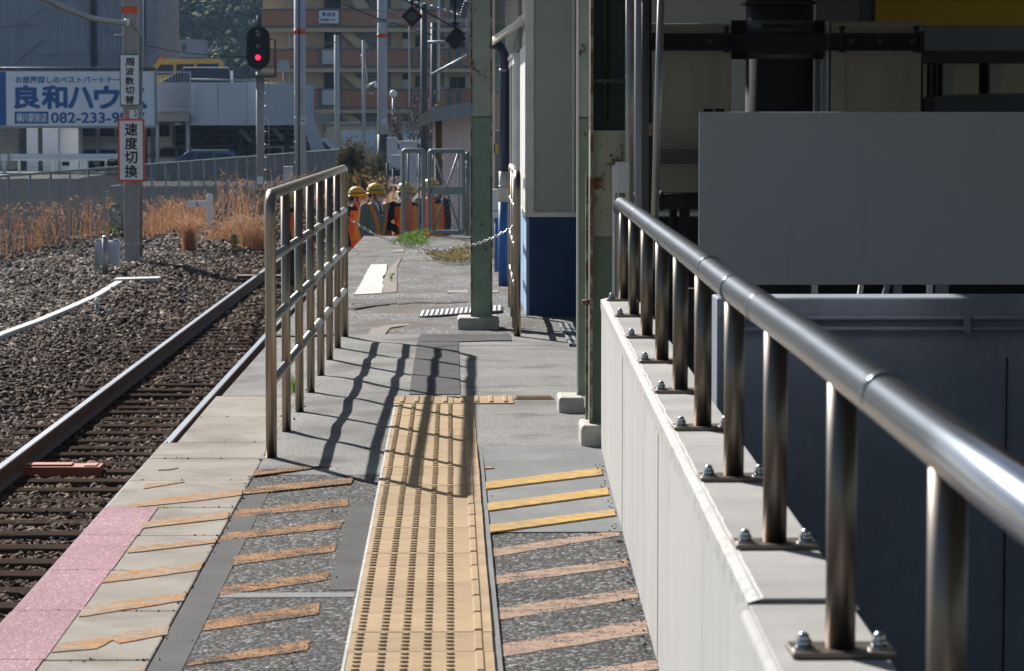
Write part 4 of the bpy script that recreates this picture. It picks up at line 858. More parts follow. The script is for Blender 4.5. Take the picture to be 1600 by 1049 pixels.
def person(loc, yaw, H, head, label, style, armR=None, armL=None, lampband=False, mask=None, legs=.02):
    r = thing('person', (0, 0, 0), label, 'person', 'railway workers behind the platform end')
    armR = armR or [(-.185, .0, 1.39), (-.215, .03, 1.12), (-.20, -.06, .86)]
    armL = armL or [(.185, .0, 1.39), (.215, .03, 1.12), (.20, -.06, .86)]
    # ---- body: one skin from head to feet
    mb = MB()
    mb.loft([(0, 0, .84, .15, .10), (0, 0, .95, .155, .105), (0, 0, 1.06, .135, .095), (0, -.005, 1.22, .165, .115), (0, 0, 1.34, .175, .105), (0, .005, 1.42, .12, .075), (0, .01, 1.47, .06, .058), (0, .0, 1.54, .052, .055)], 18)
    hd = MB().ball((0, 0, 1.605), (.074, .094, .112), 18, 14).ball((0, -.035, 1.548), (.053, .055, .052), 14, 10)
    hd.tube([(0, -.09, 1.615), (0, -.108, 1.585), (0, -.09, 1.575)], [.009, .014, .012], 8)
    for s in (-1, 1): hd.ball((s*.075, .005, 1.592), (.012, .022, .032), 8, 6)
    hd.tube([(-.022, -.087, 1.548), (0, -.093, 1.549), (.022, -.087, 1.548)], [.006, .008, .006], 6)
    merge(mb, rotz(hd, head))
    for sh, el, wr in (armR, armL):
        sh, el, wr = Vector(sh), Vector(el), Vector(wr); mb.tube([sh*.86+Vector((0, 0, .19)), sh, el, wr], [.05, .052, .042, .028], 12); mb.ball(sh, .056, 12, 8)
        d = (wr-el).normalized(); side = d.cross(Vector((1, 0, .2))).normalized(); n_ = d.cross(side).normalized()
        mb.tube([wr, wr+d*.03, wr+d*.085], [.026, .034, .034], 10)
        for k, (ln, off) in enumerate(((.062, -.027), (.072, -.009), (.067, .009), (.052, .026))):
            b = wr+d*.08+side*off; mb.tube([b, b+d*ln*.5+n_*.006, b+d*ln+n_*.022], [.0095, .009, .0075], 7)
        b = wr+d*.03-side*.03; mb.tube([b, b-side*.022+d*.025, b-side*.026+d*.055+n_*.01], [.0115, .0105, .008], 7)
    for s in (-1, 1):
        mb.tube([(s*.085, 0, .90), (s*.10, -.01, .48), (s*.105, .02, .07)], [.085, .058, .038], 14); mb.ball((s*.11, -.05, .04), (.042, .12, .04), 12, 8)
    fuse(mb, 'body', m_skin, r, .0085)
    eyes = MB()
    for s in (-1, 1): eyes.ball((s*.03, -.085, 1.615), (.011, .006, .006), 8, 6)
    build(rotz(eyes, head), 'eyes', m_hair, r)
    hair = MB().ball((0, .018, 1.625), (.079, .086, .098), 16, 12); hair.box(-.078, -.068, -.03, .02, 1.57, 1.64).box(.068, .078, -.03, .02, 1.57, 1.64)
    build(rotz(hair, head), 'hair', m_hair, r)
    # ---- clothes
    mb = MB()
    mb.loft([(0, 0, .84, .185, .135), (0, 0, .95, .185, .135), (0, 0, 1.06, .172, .130), (0, -.005, 1.22, .178, .135), (0, 0, 1.34, .190, .125), (0, .005, 1.425, .145, .10), (0, .01, 1.47, .075, .075)], 22)
    for sh, el, wr in (armR, armL):
        sh, el, wr = Vector(sh), Vector(el), Vector(wr); mb.ball(sh, .076, 12, 8); mb.tube([sh*.8+Vector((0, 0, .27)), sh, (sh+el)/2, el, (el+wr)/2, wr], [.06, .072, .068, .058, .056, .045], 14)
    if style == 'orange':
        def pick(x, y, z):
            if abs(x) > .185 or (z > 1.385 and abs(x) > .075): return 1
            if abs(abs(x)-.105) < .027 and z > .99: return 2
            if .955 < z < 1.0 or z < .86: return 2
            return 0
        fuse(mb, 'jacket', [m_hvo, m_blackcloth, m_strap], r, .013, pick)
    else:
        def pick(x, y, z):
            if abs(x) < .195 and .955 < z < 1.01: return 1
            if abs(x) < .175 and z > 1.0 and abs(abs(x)-(.03+(z-1.0)*.24)) < .024: return 1
            if y < 0 and z > 1.30 and abs(x) < .014+.0*z: return 3
            if y < 0 and z > 1.28 and abs(x) < (z-1.28)*.42: return 2
            return 0
        fuse(mb, 'jacket', [m_greencloth, m_ostrap, m_shirt, m_hair], r, .012, pick)
    mb = MB().loft([(0, 0, .80, .165, .12), (0, 0, .93, .172, .125), (0, 0, .98, .165, .12)], 18)
    for s in (-1, 1): mb.tube([(s*.085, 0, .88), (s*.10, -.01, .48), (s*.105, .015, .10)], [.105, .082, .066], 14)
    fuse(mb, 'trousers', m_navytrouser, r, .014)
    for s in (-1, 1): build(MB().ball((s*.11, -.05, .05), (.052, .135, .05), 14, 8).tube([(s*.105, .02, .04), (s*.105, .02, .17)], .055, 12), 'boot', m_boot, r)
    # ---- helmet and mask
    hm = MB().loft([(0, 0, 1.632, .098, .118), (0, 0, 1.665, .100, .118), (0, .005, 1.70, .092, .108), (0, .005, 1.735, .070, .082), (0, .005, 1.752, .04, .05), (0, .005, 1.757, .01, .012)], 22)
    hm.loft([(0, -.012, 1.628, .110, .140), (0, -.012, 1.636, .112, .143), (0, -.005, 1.642, .100, .122)], 22); hm.tube([(0, -.10, 1.70), (0, -.02, 1.762), (0, .06, 1.745)], .008, 6)
    h = build(rotz(hm, head), 'helmet', m_helmet, r)
    bn = MB().loft([(0, .001, 1.668, .1005, .1185), (0, .002, 1.684, .0985, .1155)], 24)
    build(rotz(bn, head), 'helmet_stripe', m_hair if lampband else m_hband, h)
    st_ = MB()
    for s in (-1, 1): st_.tube([(s*.08, -.005, 1.632), (s*.072, -.03, 1.56), (s*.02, -.06, 1.505)], .005, 6)
    build(rotz(st_, head), 'chin_strap', m_hair, h)
    mk = MB().ball((0, -.052, 1.562), (.058, .054, .044), 16, 10); build(rotz(mk, head), 'face_mask', mask or m_mask, r)
    r.scale = (H/1.725,)*3; r.location = loc; r.rotation_euler.z = yaw
    return r
def stand(u, vtop, Y, H): p = at(u, vtop, Y); return (p.x, Y, p.z-H)
person(stand(558, 292, 43.2, 1.72), R(42), 1.72, R(35), 'worker in an orange and black jacket turned aside, yellow helmet with a black headlamp band', 'orange', lampband=True)
person(stand(587, 287, 42.2, 1.74), R(38), 1.74, R(28), 'worker in a grey green jacket with orange straps, white shirt, tie and face mask', 'green')
person(stand(634, 285, 42.4, 1.72), R(20), 1.72, R(40), 'worker in an orange jacket with black sleeves and pinkish mask behind the narrow gate leaf', 'orange', mask=m_maskpink,
       armR=[(-.20, 0, 1.39), (-.29, -.02, 1.14), (-.12, -.24, 1.02)])
person(stand(674, 279, 42.8, 1.80), R(-12), 1.80, R(60), 'worker in an orange and black jacket standing behind the braced gate leaf', 'orange')
pw = at(457, 303, 50); person((pw.x, 50, -1.34), R(65), pw.z+1.34, R(20), 'worker in an orange jacket walking on the ballast behind the steel fence', 'orange')
# ================================================================== trackside things
def zg(x, y): return bed(x, y)
sp = thing('sign_pole', at(204, 408, 56).xy.to_3d()+Vector((0, 0, -1.32)), 'square concrete pole carrying the two upright black on white signs', 'pole')
x0, x1 = px(192, 56), px(216, 56)
build(MB().box(x0, x1, 56, 56.3, -1.5, 6.5), 'shaft', m_conc, sp, bevel=.03)
build(MB().box(x0-.006, x1+.006, 55.99, 56.31, pz(21, 56), pz(11, 56)), 'orange_band', m_redborder, sp)
build(MB().tube([at(221, 60, 56.1), at(221, 400, 56.1)], .022, 8).box(x0-.02, x1+.03, 55.985, 56.32, pz(382, 56), pz(380, 56)), 'conduit', m_conduit, sp)
build(MB().tube([at(196, 34, 55.9), at(206, 36, 55.9), at(214, 44, 55.95), at(220, 56, 56.1), at(221, 64, 56.1)], .018, 8), 'cable_bend', m_wire, sp)
mb = MB(); pbox(mb, 178, 54, 190, 59, 55.8, .2); build(mb, 'lamp_arm', m_palegrey, sp, bevel=.02)
mb = MB(); pbox(mb, 193, 29, 202, 40, 55.85, .15); build(mb, 'insulator', m_white, sp, bevel=.04)
tg = MB(); pbox(tg, 202, 172, 215, 186, 55.94, .04); tg_ = build(tg, 'number_tag', m_white, sp); textmesh('2', (209, 174, 214, 182), 55.938, m_ink, 'lettering', tg_)
def sign(u0, v0, u1, v1, Y, border, chars, rects, lab, name='upright_sign', bold=.02):
    s = thing(name, at((u0+u1)/2, v1, Y), lab, 'sign', 'upright railway signs on the square pole')
    mb = MB(); pbox(mb, u0, v0, u1, v1, Y, .03); build(mb, 'border', border, s)
    b = 3 if border == m_redborder else 1.4
    mb = MB(); pbox(mb, u0+b, v0+b, u1-b, v1-b, Y-.006, .006); build(mb, 'face', m_white, s)
    for ch, rc in zip(chars, rects): textmesh(ch, rc, Y-.008, m_ink, 'character', s, bold)
    return s
sign(187.5, 85, 218, 165, 55.9, m_greenborder, '周波数切替', [(196, 90+13.6*2*i*.539, 209.5, 102.5+14.66*i) for i in range(5)] and [(196, 91+14.75*i, 209.5, 103.2+14.75*i) for i in range(5)], 'upper upright sign with a thin green border and five black characters on the square pole')
sign(184.5, 186, 225.5, 284, 55.9, m_redborder, '速度切換', [(195.3, 192.8+21.8*i, 214.7, 212+21.8*i) for i in range(4)], 'lower upright sign with a red orange border and four black characters on the square pole')
# junction box and troughs
jb = thing('junction_box', gd(165, 440, -1.36), 'grey trackside box on a short round post among the ballast', 'junction box')
Y = gd(165, 440, -1.36).y
mb = MB(); pbox(mb, 148, 377, 186, 414, Y+.08, .2); build(mb, 'casing', m_cabinet, jb, bevel=.015)
mb = MB(); pbox(mb, 150, 374, 158, 380, Y+.1, .1); pbox(mb, 176, 374, 184, 380, Y+.1, .1); pbox(mb, 148, 392, 152, 420, Y+.07, .05); build(mb, 'bracket', m_wire, jb)
build(MB().tube([at(164.5, 372, Y), at(164.5, 445, Y)], .055, 14).ball(at(164.5, 371, Y), (.062, .062, .03), 12, 6), 'stub_post', m_conduit, jb)
build(MB().tube([at(155, 414, Y+.1), at(154, 432, Y+.1), at(158, 438, Y)], .022, 8), 'cable', m_pipe_white, jb)
zt_ = -1.20
pp = [gd(-60, 552, zt_), gd(0, 524, zt_), gd(60, 502, zt_), gd(110, 481, zt_), gd(150, 463, zt_), gd(186, 441, zt_)]
mb = MB()
for a, b in zip(pp[:-1], pp[1:]):
    d = (b-a).normalized(); n_ = Vector((-d.y, d.x, 0))*.06; mb.prism([tuple(a-n_-Vector((0, 0, .12))), tuple(a+n_-Vector((0, 0, .12))), tuple(a+n_+Vector((0, 0, .02))), tuple(a-n_+Vector((0, 0, .02)))], tuple((b-a)*.995))
build(mb, 'cable_trough', m_trough, bevel=.01, label='long white cable trough running diagonally over the ballast', cat='cable trough')
a, b = gd(180, 438, -1.2), gd(250, 436, -1.2); build(MB().prism([tuple(a-Vector((0, .25, .1))), tuple(a+Vector((0, .25, -.1))), tuple(a+Vector((0, .25, .03))), tuple(a-Vector((0, .25, -.03)))], tuple(b-a)), 'trough_cover', m_trough, label='short pale cover plate at the end of the white cable trough', cat='cover')
pp = [gd(235, 411, -1.3), gd(262, 408, -1.3), gd(290, 402, -1.3), gd(330, 391, -1.3), gd(395, 380, -1.3)]; mb = MB()
for a, b in zip(pp[:-1], pp[1:]):
    d = (b-a).normalized(); n_ = Vector((-d.y, d.x, 0))*.16; mb.prism([tuple(a-n_-Vector((0, 0, .12))), tuple(a+n_-Vector((0, 0, .12))), tuple(a+n_+Vector((0, 0, .03))), tuple(a-n_+Vector((0, 0, .03)))], tuple((b-a)*.98))
build(mb, 'concrete_trough', m_ped, label='grey concrete trough covers in the ballast beside the sign pole', cat='trough')
bp_ = thing('marker_post', gd(152, 500, -1.36), 'short grey marker post with a white top in the ballast beside the trough', 'post')
q = gd(152, 500, -1.36); build(MB().tube([q-Vector((0, 0, .05)), (q.x, q.y, pz(475, q.y))], .033, 10), 'stake', m_conduit, bp_)
build(MB().tube([(q.x, q.y, pz(475, q.y)), (q.x, q.y, pz(467, q.y))], .036, 10).ball((q.x, q.y, pz(467, q.y)), (.03, .03, .02), 10, 6), 'white_cap', m_white, bp_)
Y = 62; ls = thing('limit_sign', at(327, 352, Y), 'small white post with a short arm reading L among the dry reeds', 'sign')
mb = MB(); pbox(mb, 322.5, 306, 332, 352, Y, .1); pbox(mb, 324, 303, 330.5, 306, Y+.01, .08); build(mb, 'stake', m_white, ls, bevel=.01)
mb = MB(); pbox(mb, 292, 314, 322.5, 324, Y+.01, .06); ar = build(mb, 'arm', m_white, ls); textmesh('L', (307, 316, 312, 322), Y+.008, m_ink, 'letter', ar, .02)
q = gd(366, 402, -1.33); Y = q.y; ds = thing('distance_stake', q, 'yellow and black stake with figures standing by the reeds near the rail', 'stake')
mb = MB(); pbox(mb, 362, 366, 370, 402, Y, .08); st2 = build(mb, 'stake', m_darkbeam, ds)
mb = MB(); pbox(mb, 362.3, 366, 369.7, 391, Y-.006, .005); fb = build(mb, 'plate', M('mustard plate', (.42, .30, .06), (.3, .21, .05), 9), ds)
for i, ch in enumerate('230'): textmesh(ch, (363.6, 368+7.4*i, 368.6, 373.6+7.4*i), Y-.008, m_ink, 'figure', fb, .02)
build(MB().box(gd(370, 434, -1.33).x, gd(378, 432, -1.33).x+.8, gd(370, 434, -1.33).y-.1, gd(370, 434, -1.33).y+.25, -1.38, -1.29), 'wooden_board', m_browntimber, label='reddish board lying in the ballast by the far rail', cat='board')
# chain-link fence
FA, FB = Vector((-10.4, 46, 0)), Vector((-4.2, 116, 0)); FD = FB-FA
def fpos(t): p = FA+FD*t; return p
fl = thing('chain_link_fence', (-7, 80, -1.25), 'long galvanised chain link fence between the ballast and the car park', 'fence')
FZ0, FZ1 = -1.28, .28; L = FD.length; nP = 36; mbp = None
for i in range(nP+1):
    p = fpos(i/nP); mb = MB().tube([(p.x, p.y, FZ0-.1), (p.x, p.y, FZ1+.02)], .026, 8); build(mb, 'post', m_galv, fl)
build(MB().tube([(FA.x, FA.y, FZ1), (FB.x, FB.y, FZ1)], .024, 8), 'top_rail', m_galv, fl)
build(MB().bar((FA.x, FA.y, FZ0+.02), (FB.x, FB.y, FZ0+.02), .04, .05), 'bottom_rail', m_galv, fl)
V, Q = [], []; H_ = FZ1-FZ0; pitch = .085; dr = FD.normalized(); nn = Vector((-dr.y, dr.x, 0))*.0040
k = -H_
while k < L:
    for s in (1, -1):
        a, b = max(0, -k/H_), min(1, (L-k)/H_)
        if b > a:
            p = FA+dr*(k+H_*a); q = FA+dr*(k+H_*b); za, zb = (FZ0+H_*a, FZ0+H_*b) if s > 0 else (FZ1-H_*a, FZ1-H_*b); i = len(V); up = Vector((0, 0, .0048))
            p = Vector((p.x, p.y, za)); q = Vector((q.x, q.y, zb)); t = (q-p).normalized(); m2 = t.cross(nn).normalized()*.0040
            V += [p+m2, p-m2, q-m2, q+m2]; V += [p+nn, p-nn, q-nn, q+nn]; Q += [(i, i+1, i+2, i+3), (i+4, i+5, i+6, i+7)]
    k += pitch
me = mesh_arrays('wire_mesh', np.array([tuple(v) for v in V]), np.array(Q), [m_wire]); o = bpy.data.objects.new('wire_mesh', me); COL.objects.link(o); o.parent = fl; o.location = -fl.location
# ------------------------------------------------------------------ dry reeds and weeds
def strip(V, Q, pts, w0, w1, ax):
    i = len(V); n = len(pts)
    for j, p in enumerate(pts):
        w_ = w0+(w1-w0)*j/(n-1); V.append(p-ax*w_); V.append(p+ax*w_)
    for j in range(n-1): Q.append((i+2*j, i+2*j+1, i+2*j+3, i+2*j+2))
def reeds(spots, h, spread, wid, lean=(0, 0), plume=True, seed=1):
    """spots: list of (x, y, z, count)"""
    r = random.Random(seed); V, Q, V2, Q2 = [], [], [], []
    for x, y, z, n in spots:
        for _ in range(n):
            a = r.uniform(0, 6.28); d = r.random()**.55*spread; b = Vector((x+math.cos(a)*d, y+math.sin(a)*d, z)); hh = h*r.uniform(.55, 1.1)
            a2 = r.uniform(0, 6.28); ln = r.uniform(.1, .6)*hh; o = Vector((math.cos(a2)*ln+lean[0]*hh, math.sin(a2)*ln+lean[1]*hh, 0))
            pts = [b, b+o*.12+Vector((0, 0, hh*.4)), b+o*.45+Vector((0, 0, hh*.75)), b+o+Vector((0, 0, hh*r.uniform(.86, 1)))]
            ax = Vector((math.cos(r.uniform(-.6, .6)), math.sin(r.uniform(-.6, .6)), 0)); strip(V, Q, pts, wid*r.uniform(.6, 1.2), wid*.3, ax)
            if plume and r.random() < .4:
                t = pts[-1]; d_ = (pts[-1]-pts[-2]).normalized()
                for k in range(7):
                    c = t - d_*k*.035*h; e = Vector((r.uniform(-1, 1), r.uniform(-.4, .4), r.uniform(-.4, .9)))*.075*h
                    strip(V2, Q2, [c, c+e*.6, c+e+Vector((0, 0, -.02*h))], wid*.8, wid*.3, Vector((.7, 0, .7)))
    k = len(V); V += V2; mats = [0]*len(Q)+[1]*len(Q2); Q += [tuple(i+k for i in q) for q in Q2]
    return V, Q, mats
def leafobj(name, V, Q, mats, mi, loc, **tg):
    P_ = np.array([tuple(v) for v in V]) - np.array(tuple(loc)); me = mesh_arrays(name, P_, np.array(Q), mats); me.polygons.foreach_set('material_index', mi)
    o = bpy.data.objects.new(name, me); COL.objects.link(o); o.location = loc; return tag(o, **tg)
spots = []; r_ = random.Random(5)
for u in range(-30, 200, 4):
    t = None
    Yb = 58 + (u/190)*10 if u > 0 else 58
    p = fpos((Yb-46)/70); spots.append((p.x+.35+r_.uniform(-.25, .45), Yb+r_.uniform(-1, 1), -1.32, r_.choice((0, 0, 1, 3, 14))))
V, Q, mi = reeds(spots, 1.12, .34, .0065, (.1, 0), True, 2)
spots = [(px(u, Y)+r_.uniform(-.2, .2), Y+r_.uniform(-.5, .5), -1.3, 24) for u, Y in [(228+i*6, 68+i*.5) for i in range(17)]]
v2, q2, m2 = reeds(spots, .9, .4, .0065, (0, 0), True, 3); k = len(V); V += v2; Q += [tuple(i+k for i in q) for q in q2]; mi += m2
spots = [(px(u, Y), Y+r_.uniform(-2, 2), -1.3, 20) for u, Y in [(346, 80), (358, 79), (366, 80), (376, 78), (384, 79), (398, 78), (428, 84), (440, 85), (455, 86), (480, 92), (490, 95), (500, 97), (505, 93), (515, 98), (548, 88), (556, 86), (566, 84), (575, 82), (583, 80), (600, 75), (610, 72), (620, 66), (626, 60), (650, 62), (660, 58), (601, 58), (612, 55), (622, 54), (648, 55), (664, 56)]]
spots = [(x, y, z, r_.choice((0, 3, 12, 22)) if x < -3.2 else n) for x, y, z, n in spots]
v2, q2, m2 = reeds(spots, 1.3, .55, .0085, (.05, 0), True, 4); k = len(V); V += v2; Q += [tuple(i+k for i in q) for q in q2]; mi += m2
leafobj('dry_grass', V, Q, [m_reed, m_plume], mi, (-7, 60, -1.3), label='dry orange brown reed grass along the chain link fence and behind the workers', cat='dry grass', kind='stuff')
for (u, v, h, n, sp_, ln, lab) in ((296, 398, .82, 260, .14, (-.05, 0), 'upright dense clump of orange dry reed in front of the white L post'), (352, 384, .62, 230, .5, (.12, 0), 'low spreading clump of feathery dry reed right of the white L post'), (398, 390, .75, 230, .35, (-.1, 0), 'clump of orange dry reed close behind the steel fence near the figure stake')):
    q = gd(u, v, -1.31); V, Q, mi = reeds([(q.x, q.y, -1.33, n)], h, sp_, .006, ln, True, u); leafobj('reed_clump', V, Q, [m_reed, m_plume], mi, q, label=lab, cat='reed clump', group='clumps of dry reed on the ballast')
def leaves(c, ext, n, size, seed, flatk=.0, lump=6):
    r = random.Random(seed); V, Q = [], []; cl = [(Vector((r.gauss(0, .42)*ext[0], r.gauss(0, .42)*ext[1], r.uniform(0, 1)*ext[2]*(1-flatk)))) for _ in range(lump)]
    for _ in range(n):
        k = r.choice(cl); p = Vector(c)+k+Vector((r.gauss(0, .2)*ext[0], r.gauss(0, .2)*ext[1], abs(r.gauss(0, .25))*ext[2])); s = size*r.uniform(.6, 1.3)
        e = Euler((r.uniform(-1.2, 1.2), r.uniform(-1.2, 1.2), r.uniform(0, 6.28))).to_matrix(); i = len(V)
        V += [p+e @ Vector(q)*s for q in ((-.5, 0, 0), (0, -.32, .05), (.6, 0, 0), (0, .32, .05))]; Q.append((i, i+1, i+2, i+3))
    return V, Q
for (u, v, ex, ey, ez, n, m_, lab, sz) in ((640, 379, .24, 1.6, .07, 1500, m_weed, 'bright green weed patch on the far end of the platform below the gate', .028), (700, 408, .26, 1.1, .08, 1500, m_weed_dry, 'yellowish weed patch on the platform left behind the green column', .026), (768, 410, .16, .9, .10, 600, m_weed_dry, 'small weed patch with yellow blossoms right of the green column', .026), (612, 436, .02, .5, .03, 60, m_weed, 'tiny green weed growing beside the white concrete patch', .018), (742, 398, .2, .8, .08, 800, m_weed_dry, 'withered weed patch behind the green column', .026)):
    q = gd(u, v, .02); V, Q = leaves(q, (ex, ey, ez), n, sz, u, 0, 12); leafobj('weed_patch', V, Q, [m_weed if lab.startswith(('bright', 'tiny')) else m_weed_dry], [0]*len(Q), q, label=lab, cat='weeds', group='weeds growing on the platform')
q = gd(458, 612, 0); V, Q = [], []; r = random.Random(9)
for _ in range(40):
    b = Vector((q.x+r.gauss(0, .012), q.y+r.gauss(0, .1), -.01)); o = Vector((r.gauss(0, .02), r.gauss(0, .03), 0)); strip(V, Q, [b, b+o*.4+Vector((0, 0, .05)), b+o+Vector((0, 0, r.uniform(.05, .10)))], .004, .001, Vector((1, 0, 0)))
leafobj('grass_tuft', V, Q, [m_weed], [0]*len(Q), q, label='small green grass tuft at the foot of the steel fence', cat='grass tuft')
for (u, v, sp_, lab) in ((228, 369, .35, 'green grass tuft at the foot of the sign pole'), (172, 367, .2, 'small green grass tuft by the chain link fence behind the box'),):
    q = gd(u, v, -1.3); V, Q, mi = reeds([(q.x, q.y, -1.33, 60)], .28, sp_, .012, (0, 0), False, u); leafobj('grass_tuft', V, Q, [m_weed, m_weed], mi, q, label=lab, cat='grass tuft', group='green grass tufts by the track')
def bush(u, v, Y, ex, ez, n, sz, lab, m_=m_leaf, seed=1, name='bush'):
    q = at(u, v, Y); q.z = -1.35; V, Q = leaves(q+Vector((0, 0, .25)), (ex, ex, ez), n, sz, seed, 0, 26)
    r = thing(name, q, lab, 'bush', 'bushes beyond the platform end'); o = leafobj('foliage', V, Q, [m_], [0]*len(Q), q); o.parent = r; o.location = (0, 0, 0)
    mb = MB(); rr = random.Random(seed)
    for _ in range(9): a = rr.uniform(0, 6.28); mb.tube([q, q+Vector((math.cos(a)*ex*.3, math.sin(a)*ex*.3, ez*.5)), q+Vector((math.cos(a)*ex*.6, math.sin(a)*ex*.6, ez))], [.03, .02, .008], 6)
    build(mb, 'stems', m_bark, r)
bush(549, 270, 100, .42, 1.25, 3000, .10, 'olive and rust coloured bush beside the end of the chain link fence', seed=3)
bush(582, 275, 104, .45, 1.0, 1200, .10, 'looser olive bush right of the rust coloured one, before the tagged pole', seed=4)
bush(563, 300, 84, .75, .75, 1500, .09, 'low dark shrub behind the helmets of the workers', M_dark if False else m_leaf, seed=6)
bush(688, 220, 66, .16, 1.7, 600, .08, 'narrow green bush against the left side of the pinkish hut', m_weed, seed=7)
bush(683, 172, 62, .10, 2.35, 60, .07, 'small yellow green sprig above the roof edge of the pinkish hut', m_weed, seed=8)
def baretree(u, v, Y, h, lab, seed):
    q = at(u, v, Y); q.z = -1.4; r = thing('bare_tree', q, lab, 'tree', 'bare trees beyond the platform end'); rr = random.Random(seed); mb = MB(); tk = MB()
    def br(p, d, ln, rad, dep):
        e = p+d*ln; m_ = (p+e)/2+Vector((rr.gauss(0, .05), rr.gauss(0, .05), 0))*ln; (tk if dep == 5 else mb).tube([p, m_, e], [rad, rad*.85, rad*.65], 6)
        if dep > 0:
            for _ in range(3 if dep > 2 else 4):
                nd = (d+Vector((rr.gauss(0, .45), rr.gauss(0, .45), rr.gauss(.15, .3)))).normalized(); br(e if rr.random() < .6 else m_, nd, ln*rr.uniform(.6, .85), rad*.6, dep-1)
    br(q, Vector((.03, 0, 1)), h*.3, .10, 5); build(tk, 'trunk', m_bark, r); build(mb, 'branches', m_bark, r)
baretree(638, 270, 112, 4.6, 'bare leafless tree behind the pale cabinets', 4)
baretree(668, 250, 118, 4.2, 'second bare tree, between the dark poles and the globe lamp', 8)

# ================================================================== poles, signal, wires
def pole(u0, u1, Y, vtop, m_, lab, band=None, tagtxt=None, low=None, name='utility_pole'):
    x0, x1 = px(u0, Y), px(u1, Y); x = (x0+x1)/2; r = (x1-x0)/2; zt = pz(vtop, Y)
    p = thing(name, (x, Y, -1.4), lab, 'pole', 'poles along the line')
    build(MB().tube([(x, Y, -1.5), (x, Y, zt)], [r*1.04, r*.96], 16), 'shaft', m_, p)
    if band: build(MB().tube([(x, Y, pz(band[1], Y)), (x, Y, pz(band[0], Y))], r*1.02+.004, 16), 'orange_band', m_redborder, p)
    if low: build(MB().tube([(x, Y, -1.45), (x, Y, pz(low, Y))], r*1.05+.004, 16), 'dark_base', m_darkpole, p)
    if tagtxt:
        u, v, u2, v2 = tagtxt[1]; mb = MB(); pbox(mb, u, v, u2, v2, Y-r-.03, .02); t = build(mb, 'number_tag', m_white, p)
        textmesh(tagtxt[0], (u+2.2, v+1.8, u2-1.5, v2-1.8), Y-r-.033, m_ink, 'figure', t, .02)
    return p
p2 = pole(460, 478, 92, -60, m_conc_pale, 'tall pale round pole with an orange band beside the signal', (46, 54), ('14', (467, 184, 478, 194)))
build(MB().tube([at(467.5, -60, 91.75), at(467, 290, 91.75)], .022, 6), 'cable', m_black, p2)
mb = MB()
for v in (105, 145, 184, 222, 254): p = at(469, v, 92); mb.tube([(p.x, 92, p.z-.012), (p.x, 92, p.z+.012)], .185, 16)
build(mb, 'strap', m_conduit, p2)
p3 = pole(590, 605, 110, -60, m_conc_pale, 'pale round pole with an orange band and a dark foot near the globe lamp', (53, 59), ('11', (597, 186.5, 604.5, 194.5)), 210)
pole(522.5, 531, 130, 55, m_conc_pale, 'shorter concrete pole with a plain top before the apartment stairs')
p5 = pole(566, 571, 150, 63, m_conc_pale, 'thin grey pole with hanging ropes before the apartment block')
pole(657.5, 668, 100, 6, m_darkpole, 'dark steel pole with a bare top left of the hut roof')
pole(673, 683.5, 115, 36, m_darkpole, 'second dark steel pole, right behind the first one by the hut roof')
pole(225, 230, 154.5, -60, m_darkpole, 'thin dark steel pole rising from behind the billboard beside the sign pole')
mb = MB(); mb.tube([at(574, 66, 150), at(577, 90, 150), at(584, 112, 150), at(592, 108, 150)], .03, 6); build(mb, 'rope', m_glass_teal, p5)
mb = MB(); mb.tube([at(570, 95, 149.8), at(573, 120, 149.8), at(574, 142, 149.8), at(579, 148, 149.8), at(585, 143, 149.8)], .035, 6); build(mb, 'banded_rope', M('red white rope', (.6, .2, .18), (.75, .72, .7), 3, st=(1, 1, 4), lo=.48, hi=.52), p5)
mb = MB().tube([at(573, 137, 149.7), at(581, 131, 149.7), at(588, 128, 149.7)], .05, 8).ball(at(587, 134, 149.6), .11, 10, 8).ball(at(565.5, 88, 149.7), .07, 10, 8); build(mb, 'insulator', m_white, p5)
# signal
sg = thing('railway_signal', (px(406, 82), 82, -1.3), 'colour light signal on a steel post with an oval black head showing one red lamp', 'signal')
Y = 82; cx = px(403.5, Y)
build(MB().tube([(px(406, Y), Y+.1, -1.4), (px(406, Y), Y+.1, pz(112, Y))], .105, 14), 'post', m_conc, sg)
pts = []; ru = 18.5
for i in range(24):
    a = 2*math.pi*i/24; cv = 59.5 if math.sin(a) < 0 else 90.5; pts.append(at(403.5+ru*math.cos(a), cv+ru*math.sin(a), Y-.05))
hd = build(MB().prism([tuple(p) for p in pts], (0, .06, 0)), 'head', m_black_matt, sg)
for v, m_ in ((54, m_glass), (72, m_glass), (90, m_redlamp)):
    c = at(403, v, Y-.06); build(MB().tube([(c.x, Y-.06, c.z), (c.x, Y-.052, c.z)], .068, 16), 'lens', m_, hd)
    k = MB(); n = 10
    for i in range(n):
        a0, a1 = math.pi*i/n, math.pi*(i+1)/n; q = [(c.x+.10*math.cos(a), Y-.05, c.z+.10*math.sin(a)) for a in (a0, a1)]; k.add([q[0], q[1], (q[1][0], Y-.32, q[1][2]-.02), (q[0][0], Y-.32, q[0][2]-.02)], [(0, 1, 2, 3)])
    h = build(k, 'hood', m_black_matt, hd); s_ = h.modifiers.new('s', 'SOLIDIFY'); s_.thickness = .008
mb = MB(); pbox(mb, 391, 50, 416, 100, Y+.02, .3); build(mb, 'lamp_case', m_black_matt, sg)
mb = MB(); pbox(mb, 382, 117, 431, 121, Y-.2, .8); mb.tube([at(430, 120, Y), at(430, 62, Y), at(421, 62, Y)], .03, 6).tube([at(387, 120, Y+.3), at(387, 90, Y+.3)], .02, 6).tube([at(405, 41, Y+.1), at(405, 25, Y+.1)], .07, 8); build(mb, 'service_platform', m_darkpole, sg)
